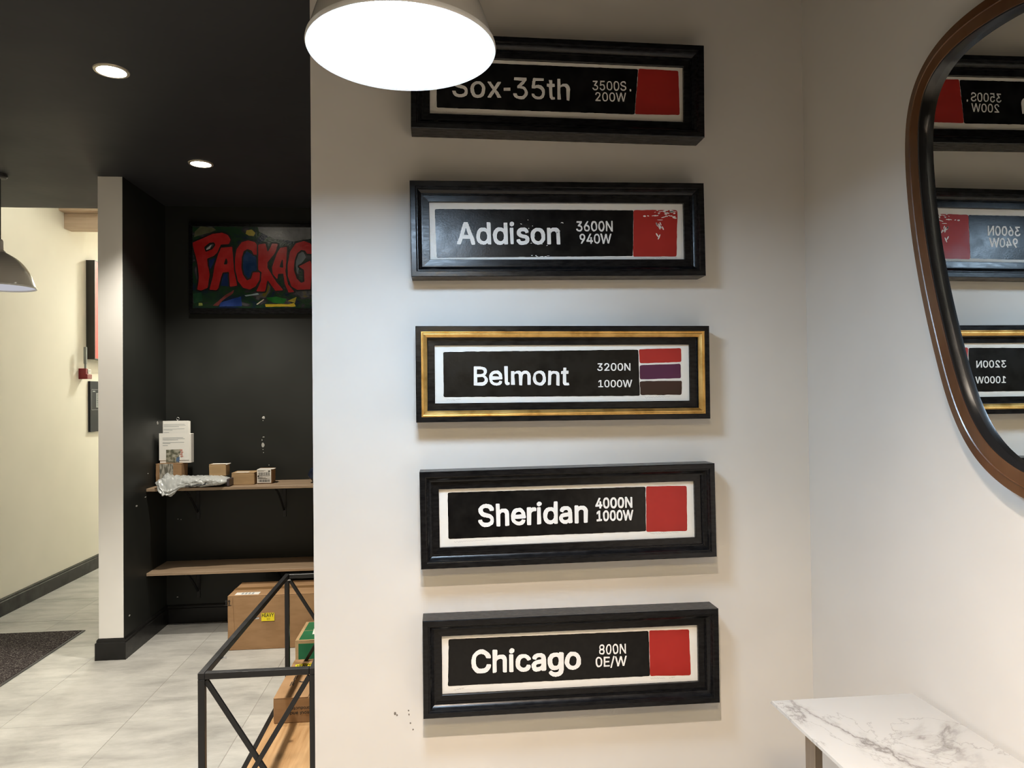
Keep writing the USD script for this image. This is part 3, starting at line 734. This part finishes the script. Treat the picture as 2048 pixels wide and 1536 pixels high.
# ------------------------------------------------------------------ cardboard boxes
CARD = noisy('cardboard', (.30, .175, .085), (.36, .215, .110), 9.0, (.6, .75), .06, 90, stretch=(1, 1, 3), vary=.05, spec=.25)
CARD_L = noisy('pale_cardboard', (.40, .265, .135), (.46, .31, .165), 9.0, (.6, .75), .06, 90, stretch=(1, 1, 3), vary=.04, spec=.25)
CARD_E = plain('cardboard_cut_edge', (.40, .27, .15), .8)
TAPE = mat('clear_tape', {'a': ('transparent_bsdf', {}), 'b': ('glossy_bsdf', dict(color=(.9, .9, .88), roughness=.08)), 'm': ('mix_closure', dict(fac=.16))}, [('a.BSDF', 'm.closure1'), ('b.BSDF', 'm.closure2')], 'm.closure')
TAPE_BROWN = plain('brown_tape', (.27, .15, .065), .22, coat=.4)
YELLOW = plain('yellow_sticker', (.80, .66, .015), .4)
PRINTK = plain('black_print', (.015, .013, .012), .6)
LABELW = plain('white_label', (.78, .75, .69), .5)
GREEN = noisy('green_print', (.008, .115, .045), (.010, .14, .055), 8.0, (.4, .5))


def carton(name, label, cat, loc, size, rz=0, card=None, bulge=0.0, seam='x', group='cardboard boxes', tape=True):
    """body with slightly bowed faces, two lid flaps with a gap, tape over the seam; local origin at the middle of the base, front towards -y"""
    card = card or CARD
    w, d, h = size
    p = thing(name, label, cat, loc, rz, group=group)
    m = bbox(-w / 2, w / 2, -d / 2, d / 2, 0.0003, h - .004, .003)
    for _ in range(3):
        m = m.subdivide()
    v = np.array(m.vertices)
    if bulge:
        k = np.cos(np.clip(v[:, 0] / w, -.5, .5) * np.pi) * np.sin(np.clip(v[:, 2] / h, 0, 1) * np.pi)
        v[:, 1] += np.sign(v[:, 1]) * bulge * k * (np.abs(v[:, 1]) > d * .4)
        k = np.cos(np.clip(v[:, 1] / d, -.5, .5) * np.pi) * (v[:, 2] / h)
        v[:, 0] += np.sign(v[:, 0]) * bulge * k * (np.abs(v[:, 0]) > w * .4)
    v += (meshkit.fbm(v * 14 + len(label), 2, 3)[:, None] - .5) * .0025
    v[:, 2] = np.maximum(v[:, 2], .0003)
    part(p, 'body', trimesh.Trimesh(v, m.faces, process=False), card, smooth=25)
    g = .0018
    if seam == 'x':
        fl = [(-w / 2, w / 2, -d / 2, -g), (-w / 2, w / 2, g, d / 2)]
    else:
        fl = [(-w / 2, -g, -d / 2, d / 2), (g, w / 2, -d / 2, d / 2)]
    for a, b, c, e in fl:
        part(p, 'flap', bbox(a, b, c, e, h - .0038, h, .001), card, smooth=False)
    if tape:
        t = .028 if min(w, d) > .2 else .014
        if seam == 'x':
            part(p, 'tape', [box(-w / 2 - .0006, w / 2 + .0006, -t, t, h, h + .0005), box(-w / 2 - .0012, -w / 2 - .0004, -t, t, h * .72, h + .0005)], TAPE_BROWN, 'strip of parcel tape', smooth=False)
        else:
            part(p, 'tape', [box(-t, t, -d / 2 - .0006, d / 2 + .0006, h, h + .0005), box(-t, t, -d / 2 - .0012, -d / 2 - .0004, h * .72, h + .0005)], TAPE_BROWN, 'strip of parcel tape', smooth=False)
    return p


# big box under the lower shelf
bw, bd, bh = .70, .325, .322
bx = carton('cardboard_box', 'large brown cardboard box with a yellow HEAVY sticker, on the floor below the lower shelf', 'box', (-1.278 + bw / 2, 4.445 + bd / 2, 0), (bw, bd, bh), rz=0, bulge=.006)
def bl(px, py):
    q = at(px, py, 'y', 4.44); return q[0] - (-1.278 + bw / 2), q[2]
x0, z0 = bl(523, 1242); x1, z1 = bl(549, 1225)
st = part(bx, 'sticker', rotz(box(x0, x1, -bd / 2 - .0085, -bd / 2 - .0070, z0, z1), 0), YELLOW, 'yellow HEAVY sticker', smooth=False)
part(st, 'sticker_text', [moved(text('HEAVY', .021, .0005, True, (x1 - x0) * .9), x0 + (x1 - x0) * .05, -bd / 2 - .0085, z0 + (z1 - z0) * .52), moved(text('10', .011, .0005, False), x0 + (x1 - x0) * .42, -bd / 2 - .0085, z0 + (z1 - z0) * .14)], PRINTK, 'black lettering HEAVY', smooth=False)
xa, za = bl(452, 1210)
arrow = lambda x, z: sg.Polygon([(x - .003, z), (x + .003, z), (x + .003, z + .018), (x + .008, z + .018), (x, z + .030), (x - .008, z + .018), (x - .003, z + .018)])
part(bx, 'this_way_up_mark', [moved(extrude(arrow(xa, za), .0006), 0, -bd / 2 - .002), moved(extrude(arrow(xa + .017, za), .0006), 0, -bd / 2 - .002), box(xa - .013, xa + .030, -bd / 2 - .0026, -bd / 2 - .002, za - .006, za - .003)], PRINTK, 'printed this way up arrows', smooth=False)
xs, zs = bl(459, 1288)
part(bx, 'printed_mark', [box(xs - .003, xs + .03, -bd / 2 - .0026, -bd / 2 - .002, zs + .02, zs + .023), box(xs - .003, xs, -bd / 2 - .0026, -bd / 2 - .002, zs - .01, zs + .02), box(xs + .004, xs + .024, -bd / 2 - .0026, -bd / 2 - .002, zs + .004, zs + .014)], PRINTK, smooth=False)
xc, zc = bl(466, 1240)
part(bx, 'crease', tube([(xc - .004, -bd / 2 - .0045, bh - .01), (xc + .001, -bd / 2 - .0058, bh * .7), (xc + .006, -bd / 2 - .0062, bh * .45), (xc + .008, -bd / 2 - .0052, .12)], .0016, 6), CARD, smooth=40)
bsl = part(bx, 'shipping_label', box(-bw / 2 + .035, -bw / 2 + .175, -bd / 2 + .02, -bd / 2 + .075, bh, bh + .0006), LABELW, 'white shipping label', smooth=False)
part(bsl, 'label_print', [box(-bw / 2 + .07 + i * .02, -bw / 2 + .082 + i * .02, -bd / 2 + .03, -bd / 2 + .066, bh + .0006, bh + .0009) for i in range(4)], GREYL, smooth=False)

# green printed box
gw, gd, gh = .36, .33, .168
gb = carton('cardboard_box', 'green printed cardboard box with brown edges, on the floor before the large brown box', 'box', (-.811 + gw / 2, 4.062 + gd / 2, 0), (gw, gd, gh), card=CARD_L, tape=False)
e = .018
part(gb, 'green_panel', [box(-gw / 2 + e, gw / 2 - e, -gd / 2 - .0022, -gd / 2 - .0005, e * .6, gh - e), box(-gw / 2 + e, gw / 2 - e, -gd / 2 + e * .6, -.003, gh, gh + .0007), box(-gw / 2 + e, gw / 2 - e, .003, gd / 2 - e * .6, gh, gh + .0007)], GREEN, 'green printed panels', smooth=False)
part(gb, 'sticker', rotz(box(.02 - .11, .10 - .11, .05, .12, gh + .0007, gh + .0013), 12), YELLOW, 'yellow sticker', smooth=False)
part(gb, 'shipping_label', rotz(box(-.11, .02, -.06, .035, gh + .0007, gh + .0012), 5), LABELW, 'white shipping label', smooth=False)

# ------------------------------------------------------------------ table frame lying upside down
STEELK = noisy('black_powder_coat', (.006, .006, .0065), (.009, .009, .0095), 12.0, (.34, .45), .1, 120)
DECK = noisy('rustic_wood_deck', (.36, .20, .085), (.52, .32, .155), 6.0, (.4, .55), .15, 50, stretch=(6, .5, 3), detail=6)
BY0 = 2.49
_p, _q = at(395, 1347, 'y', BY0), at(632, 1400, 'y', BY0)
BX0, BX1, BZ = _p[0], _q[0], _p[2]
BY1 = at(575, 1147, 'z', BZ)[1]
bn = thing('table_frame', 'black metal table frame with X braced ends standing upside down on its wooden top', 'table', ((BX0 + BX1) / 2, (BY0 + BY1) / 2, 0))
cx, cy = (BX0 + BX1) / 2, (BY0 + BY1) / 2
hx, hy, w = (BX1 - BX0) / 2, (BY1 - BY0) / 2, .022
part(bn, 'wooden_top', bbox(-hx + w + .002, hx - w - .002, -hy + w, hy - w, 0.0005, .026, .003), DECK, 'rustic brown wooden top', smooth=False)
for sx in (-1, 1):
    for sy in (-1, 1):
        part(bn, 'leg', bbox(sx * (hx - w / 2) - w / 2, sx * (hx - w / 2) + w / 2, sy * (hy - w / 2) - w / 2, sy * (hy - w / 2) + w / 2, .0005, BZ - w, .0015), STEELK, smooth=False)
    part(bn, 'long_rail', bbox(sx * (hx - w / 2) - w / 2, sx * (hx - w / 2) + w / 2, -hy, hy, BZ - w, BZ, .0015), STEELK, smooth=False)
    part(bn, 'long_rail', bbox(sx * (hx - w / 2) - w / 2, sx * (hx - w / 2) + w / 2, -hy + w, hy - w, .0005, .020, .0015), STEELK, smooth=False)
for sy in (-1, 1):
    yy = sy * (hy - w / 2)
    part(bn, 'end_rail', bbox(-hx + w, hx - w, yy - w / 2, yy + w / 2, BZ - w, BZ, .0015), STEELK, smooth=False)
    part(bn, 'brace', bar((-hx + w, yy + .004, BZ - w - .006), (hx - w, yy + .004, .008), .016, .012, up=(0, 1, 0)), STEELK, smooth=False)
    part(bn, 'brace', bar((hx - w, yy - .004, BZ - w - .006), (-hx + w, yy - .004, .008), .016, .012, up=(0, 1, 0)), STEELK, smooth=False)
SILVER = plain('bare_metal_tab', (.6, .58, .56), .3, .9)
for yy in (-hy + .19, -.02, hy - .06):
    part(bn, 'fixing_tab', rotz(bbox(-hx + w - .001, -hx + w + .016, yy - .009, yy + .009, BZ - w + .001, BZ - w + .004, .0005), 15, (-hx + w, yy, 0)), SILVER, 'bare metal fixing tab', smooth=False)

# flat box lying on the wooden top
_p, _q = at(547, 1448, 'z', .0262), at(545.5, 1397, 'y', at(547, 1448, 'z', .0262)[1])
hy0, hx0 = _p[1], _p[0]
hh = _q[2] - .0262
hd = at(574, 1320, 'z', .0262 + hh)[1] - hy0
hw = BX1 - .03 - hx0
hb = carton('cardboard_box', 'flat brown cardboard box with upside down lettering inside the black table frame', 'box', (hx0 + hw / 2, hy0 + hd / 2, .0262), (hw, hd, hh), card=CARD, seam='y', tape=False, group='cardboard boxes')


def hl(px, py, top=True):
    q = at(px, py, 'z', .0262 + hh) if top else at(px, py, 'y', hy0)
    return q[0] - hx0 - hw / 2, q[1] - hy0 - hd / 2, q[2] - .0262


for s_, (xl, yl), wd in (('heart, soul and', (580, 1424.5), .150), ('our products', (583.5, 1414.5), .118)):
    m = text(s_, .0125, .0005, .05, wd)
    v = m.vertices
    m = trimesh.Trimesh(np.column_stack([wd - v[:, 0], v[:, 1], -v[:, 2]]), m.faces, process=False)
    q = hl(xl, yl, False)
    part(hb, 'printed_line', moved(m, q[0], -hd / 2 - .0014, q[2]), PRINTK, 'printed lettering ' + s_, smooth=False)


def flat(m):
    v = m.vertices
    q = trimesh.Trimesh(np.column_stack([v[:, 0], v[:, 2], -v[:, 1]]), m.faces, process=False)
    return q


a, b = hl(590, 1339), hl(623, 1328.5)
stk = part(hb, 'sticker', rotz(box(a[0], a[0] + .082, a[1], a[1] + .068, hh, hh + .0006), 8, (a[0], a[1], 0)), YELLOW, 'yellow HEAVY sticker', smooth=False)
part(stk, 'sticker_text', rotz(moved(flat(text('HEAVY', .030, .0004, .06, .070)), a[0] + .006, a[1] + .030, hh + .0006), 8, (a[0], a[1], 0)), PRINTK, 'black lettering HEAVY', smooth=False)
a = hl(579, 1372)
part(hb, 'printed_mark', [box(a[0] + dx, a[0] + dx + .004, a[1] + dy, a[1] + dy + l, hh, hh + .0005) for dx, dy, l in ((0, 0, .05), (.008, .01, .06), (.014, .0, .03), (.004, .07, .05), (.012, .085, .04))], PRINTK, 'printed lines', smooth=False)
a = hl(606, 1360)
arc = sg.LineString([(a[0] + .016 * math.cos(t), a[1] + .024 * math.sin(t)) for t in np.linspace(-2.4, .9, 14)]).buffer(.0045)
part(hb, 'printed_mark', moved(flat(extrude(arc, .0005)), 0, 0, hh), PRINTK, 'printed dark curved mark', smooth=False)

# ------------------------------------------------------------------ parcels on the upper shelf
ZS = .9402
def sx_(px, py, y):
    return at(px, py, 'y', y)
# tall brown box at the left end
y0 = 4.83
a, b = sx_(311, 928, y0), sx_(363, 974, y0)
tb_ = carton('cardboard_box', 'brown cardboard box wrapped in printed tape, at the left end of the upper shelf', 'box', ((a[0] + b[0]) / 2, y0 + .06, ZS), (b[0] - a[0], .12, a[2] - ZS), tape=False)
hgt = a[2] - ZS
wid = b[0] - a[0]
PRTAPE = mat('printed_tape', {'tc': ('texture_coordinate', {}), 'mp': ('mapping', dict(scale=(1, 1, .25))), 'n': ('noise_texture', dict(scale=95, detail=3)),
    'r': ('rgb_ramp', {'ramp': [(0, (.13, .12, .095)), (.44, (.16, .15, .12)), (.56, (.45, .42, .35)), (1, (.55, .52, .45))]}), 'p': ('principled_bsdf', dict(roughness=.25))},
    [('tc.object', 'mp.vector'), ('mp.vector', 'n.vector'), ('n.fac', 'r.fac'), ('r.color', 'p.base_color')], 'p.BSDF')
part(tb_, 'printed_tape', box(-wid * .34, wid * .18, -.0625, -.0605, .004, hgt), PRTAPE, 'strip of grey printed tape', smooth=False)
# white box with a notice
y0 = 4.86
a, b = sx_(319, 868, y0), sx_(382, 927, y0)
zb = tb_z = hgt + ZS + .0006
nb = thing('white_box', 'white flat box with a printed notice and photograph, standing on the brown box', 'box', ((a[0] + b[0]) / 2, y0 + .028, zb))
wid2, h2 = b[0] - a[0], a[2] - zb
part(nb, 'body', bbox(-wid2 / 2, wid2 / 2, -.026, .028, 0, h2, .002), LABELW, smooth=False)
nsh = part(nb, 'notice_sheet', box(-wid2 / 2 - .003, wid2 / 2 - .012, -.0285, -.0262, h2 * .1, h2 + .004), WHITEP, 'white printed notice', smooth=False)
lines = []
for i, (z, l) in enumerate([(.86, .8), (.82, .86), (.785, .6), (.70, .84), (.665, .3), (.595, .2)]):
    lines.append(box(-wid2 * .40, -wid2 * .40 + wid2 * .82 * l, -.0290, -.0285, h2 * z, h2 * z + .0026))
part(nsh, 'printed_lines', lines, GREYL, 'lines of small print', smooth=False)
PHOTO = mat('photo_print', {'tc': ('texture_coordinate', {}), 'n': ('noise_texture', dict(scale=42, detail=5)), 'r': ('rgb_ramp', {'ramp': [(0, (.05, .055, .04)), (.45, (.13, .13, .09)), (.55, (.30, .29, .22)), (.7, (.45, .43, .36)), (1, (.5, .48, .4))]}), 'p': ('principled_bsdf', dict(roughness=.4))},
    [('tc.object', 'n.vector'), ('n.fac', 'r.fac'), ('r.color', 'p.base_color')], 'p.BSDF')
ph = sg.Polygon([(-wid2 * .29, h2 * .46), (wid2 * .18, h2 * .47), (wid2 * .15, h2 * .30), (wid2 * .02, h2 * .02), (-wid2 * .29, h2 * .04)])
part(nsh, 'printed_photo', moved(extrude(ph, .0006), 0, -.0286), PHOTO, 'small printed photograph', smooth=False)
FLESH = plain('pink_print', (.55, .26, .21), .5); BLUEP = plain('blue_print', (.10, .16, .26), .5)
part(nsh, 'printed_hand', [moved(extrude(affinity.scale(sg.Point(0, 0).buffer(1), .009, .005), .0006), wid2 * .19 + .004 * (i % 2), -.0291, h2 * (.44 - .07 * i)) for i in range(4)], FLESH, 'pink fingers in the photograph', smooth=False)
part(nsh, 'printed_sleeve', moved(extrude(sg.Polygon([(wid2 * .14, h2 * .22), (wid2 * .13, h2 * .03), (wid2 * .02, h2 * .06), (wid2 * .04, h2 * .18)]), .0006), 0, -.0291), BLUEP, smooth=False)
# paper bundle hanging from a hook
y0 = 4.985
a, b = sx_(324, 842, y0), sx_(376, 868, y0)
nh = thing('notice_bundle', 'bundle of white notice sheets hanging from a ring hook above the white box', 'notice', ((a[0] + b[0]) / 2, y0, b[2]))
w3, h3 = b[0] - a[0], a[2] - b[2]
for k in range(4):
    part(nh, 'sheet', rotz(bbox(-w3 / 2 + .004 * k, w3 / 2 + .0045 * k, .004 * k, .004 * k + .0022, -.03, h3 - .001 * k, .0004), -1.2 * k), WHITEP, smooth=False)
part(nh, 'printed_lines', [box(-w3 * .44, -w3 * .44 + w3 * .85 * l, -.0004, .0001, h3 * z, h3 * z + .0024) for z, l in ((.72, .95), (.64, 1.0), (.55, .7), (.38, .95), (.29, .4), (.12, .25))], GREYL, 'lines of small print', smooth=False)
ring = [(0.008 + .009 * math.cos(t), .030, h3 + .012 + .009 * math.sin(t)) for t in np.linspace(0, 2 * np.pi, 17)]
part(nh, 'ring_hook', [tube(ring, .0018, 6), tube([(.008, .030, h3 + .004), (.008, .012, h3 - .004)], .0016, 6), tube([(.008, .03, h3 + .006), (.008, YB - y0 - .0005, h3 + .006)], .002, 6)], SILVER, 'small metal ring hook', smooth=40)


# white mailer bag
def pillow(L, Wd, H, seed, nu=70, nv=36, crumple=.006):
    """crumpled closed bag, x along, y across, base near z = 0"""
    u = np.linspace(-1, 1, nu); v = np.linspace(0, 2 * np.pi, nv, endpoint=False)
    U, V = np.meshgrid(u, v, indexing='ij')
    prof = (1 - np.abs(U) ** 3.5) ** .55
    ex = .75
    cyv = np.sign(np.cos(V)) * np.abs(np.cos(V)) ** ex; czv = np.sign(np.sin(V)) * np.abs(np.sin(V)) ** ex
    X = U * L / 2; Y = cyv * Wd / 2 * (.55 + .45 * prof) ; Z = czv * H / 2 * prof
    P = np.stack([X, Y, Z], -1)
    q = np.stack([X * 18, Y * 26, Z * 30], -1)
    n1 = np.abs(meshkit.fbm(q + seed, 4, seed) - .5)
    P[..., 2] += (n1 - .12) * crumple * 5 * prof
    P[..., 1] += (meshkit.fbm(q * 1.3 + 9 + seed, 3, seed + 4) - .5) * crumple * 4
    f = []
    for i in range(nu - 1):
        for j in range(nv):
            a, b = i * nv + j, i * nv + (j + 1) % nv
            f += [[a, a + nv, b + nv], [a, b + nv, b]]
    m = trimesh.Trimesh(P.reshape(-1, 3), f, process=False); m.fix_normals()
    return m, P


POLY = noisy('white_poly_bag', (.44, .45, .43), (.50, .51, .49), 8.0, (.22, .34), .3, 30, bdist=.002)
bagy = 4.775
a, b = sx_(318, 965, bagy), sx_(461, 968, bagy)
LB = b[0] - a[0]
m, P = pillow(LB, .20, .066, 3, 150, 80, .0)
v = np.array(m.vertices)
t = (v[:, 0] + LB / 2) / LB
nrm = np.array(m.vertex_normals)
fade = np.clip(1 - np.abs(2 * t - 1) ** 6, .25, 1)
rid = lambda q, sd: 1 - 2 * np.abs(meshkit.fbm(q, 3, sd) - .5) * 2.2
q = v * np.array([14.0, 26.0, 30.0]) + np.array([0, 0, 0])
sk = v @ np.array([[1, .5, 0], [-.4, 1, .2], [.3, 0, 1]])
disp = .016 * (rid(sk * np.array([13.0, 30.0, 36.0]), 5) - .55) + .007 * (rid(sk[:, [1, 0, 2]] * 42.0, 8) - .55)
heavy = .45 + .9 * np.exp(-((t - .12) / .2) ** 2)
v += nrm * (disp * fade * heavy)[:, None]
v[:, 2] += .033
lump = np.exp(-((t - .12) / .12) ** 2)
v[:, 2] += lump * .026 * np.clip((v[:, 1] + .1) / .2, 0, 1)
v[:, 2] = np.maximum(v[:, 2], .0015)
v[:, 1] -= .03 * np.exp(-((t - .17) / .16) ** 2)
edge = np.clip((-.072 - v[:, 1]) / .035, 0, 1)
v[:, 2] -= edge * (.056 * np.exp(-((t - .2) / .17) ** 2) + .006)
v[:, 0] = np.minimum(v[:, 0], LB / 2 - .004)
mb = thing('mailer_bag', 'crumpled white plastic mailer bag with a dark curved arrow, drooping over the upper shelf edge', 'parcel bag', ((a[0] + b[0]) / 2, bagy, ZS))
bagmesh = trimesh.Trimesh(v, m.faces, process=False)
part(mb, 'bag', bagmesh, POLY, smooth=50)


def on_bag(path, r, off=.0012):
    """a printed stroke laid on the bag's front"""
    Vt = bagmesh.vertices; Nn = bagmesh.vertex_normals
    front = (Nn[:, 1] < -.05) | (Nn[:, 2] > .3)
    out = []
    for (tx, tz) in path:
        x = -LB / 2 + tx * LB
        c = np.where(front)[0]
        d = (Vt[c, 0] - x) ** 2 + ((Vt[c, 2] - tz) * 1.0) ** 2 + np.maximum(0, Vt[c, 1] + .05) ** 2 * .2
        k = c[np.argsort(d)[:6]]
        out.append(Vt[k].mean(0) + Nn[k].mean(0) * off)
    return tube(out, r, 6)


INKBAG = plain('dark_bag_print', (.03, .032, .04), .35)
part(mb, 'printed_arrow', [on_bag([(.44 + .28 * s, .012 + .014 * s + .0 * s) for s in np.linspace(0, 1, 9)], .0042), on_bag([(.60, .040), (.66, .046), (.72, .046)], .0034), on_bag([(.72, .046), (.725, .034), (.70, .018)], .0034)], INKBAG, 'printed dark curved arrow', smooth=50)
part(mb, 'seal_strip', moved(bbox(LB / 2 - .004, LB / 2 + .012, -.07, .06, .004, .05, .003), 0, 0, 0), plain('dark_seal', (.06, .045, .05), .4), 'dark folded end of the bag', smooth=False)

# little box on the bag
y0 = 4.80
a, b = sx_(417.5, 929, y0), sx_(451.5, 952, y0)
top_of_bag = .0565
z_on = max(b[2], ZS + .05)
lw = b[0] - a[0]
lb = carton('cardboard_box', 'small pale cardboard box balanced on the white mailer bag', 'box', ((a[0] + b[0]) / 2, y0 + .045, z_on), (lw, .085, a[2] - z_on), card=CARD_L, tape=False)
lh = a[2] - z_on
part(lb, 'label', box(-lw * .42, lw * .46, -.035, .03, lh, lh + .0006), LABELW, 'white label on the lid', smooth=False)
part(lb, 'lid_edge', bbox(lw / 2 - .004, lw / 2 + .010, -.0425, .042, lh - .004, lh, .001), LABELW, smooth=False)
# box right of the bag
y0 = 4.80
a, b = sx_(462.5, 946, y0), sx_(508.5, 971, y0)
rw = b[0] - a[0]; rh = a[2] - ZS
rb = carton('cardboard_box', 'low tan cardboard box between the mailer bag and the box with the shipping label', 'box', ((a[0] + b[0]) / 2, y0 + .07, ZS), (rw, .14, rh), card=CARD_L, tape=False)
part(rb, 'label', box(-rw * .36, rw * .20, -.05, -.0, rh, rh + .0006), LABELW, 'pale label on the lid', smooth=False)
# box with the shipping label
y0 = 4.83
a, b = sx_(513.5, 939, y0), sx_(543.5, 969, y0)
qw = b[0] - a[0]; qh = a[2] - ZS
qb = carton('cardboard_box', 'small cardboard box with a white barcode shipping label on its front', 'box', ((a[0] + b[0]) / 2, y0 + .055, ZS), (qw, .11, qh), card=CARD, tape=False)
qsl = part(qb, 'shipping_label', [box(-qw / 2 + .002, qw / 2 - .003, -.0585, -.0565, .006, qh + .0006), box(-qw / 2 + .002, qw / 2 + .012, -.057, .02, qh, qh + .0006)], LABELW, 'white shipping label folded over the top edge', smooth=False)
bars = []
r = np.random.default_rng(3)
for z0_, z1_ in ((.60, .80), (.13, .31)):
    x = -qw * .38
    while x < qw * .36:
        w_ = r.uniform(.0012, .0034)
        bars.append(box(x, x + w_, -.0590, -.0585, qh * z0_, qh * z1_)); x += w_ + r.uniform(.0012, .003)
bars += [box(-qw * .42, qw * .40, -.0590, -.0585, qh * z, qh * z + .0018) for z in (.57, .39)]
bars += [box(qw * .28, qw * .40, -.0590, -.0585, qh * .83, qh * .91), box(-qw * .44, -qw * .34, -.0590, -.0585, qh * .50, qh * .57)]
bars += [box(-qw * .42, qw * l, -.0590, -.0585, qh * z, qh * z + .0014) for z, l in ((.92, .1), (.87, .0), (.47, -.1), (.43, .1), (.35, .2), (.52, .38))]
part(qsl, 'label_print', bars, PRINTK, 'barcodes and small print', smooth=False)
# dark blue plastic bag at the right
m, P = pillow(.22, .16, .12, 8, 40, 24, .009)
v = np.array(m.vertices); v[:, 2] += .055
v[:, 2] = np.maximum(v[:, 2], .002)
BLUEBAG = noisy('dark_blue_plastic', (.010, .014, .028), (.020, .028, .05), 8.0, (.12, .22), .4, 30, bdist=.003)
bb = thing('plastic_bag', 'shiny dark blue plastic bag on the upper shelf beside the white wall edge', 'parcel bag', (-.765, 4.87, ZS))
part(bb, 'bag', trimesh.Trimesh(v, m.faces, process=False), BLUEBAG, smooth=50)

# scuffs on the picture wall
chips('/World/wall_picture', 'y', D, [(790, 1427, 5, 6), (794, 1430, 3, 4), (817, 1421, 3, 3), (818, 1429, 2, 4), (821, 1446, 3, 3), (826, 1459, 3, 3)], SCUFF, 71, 'scuff')
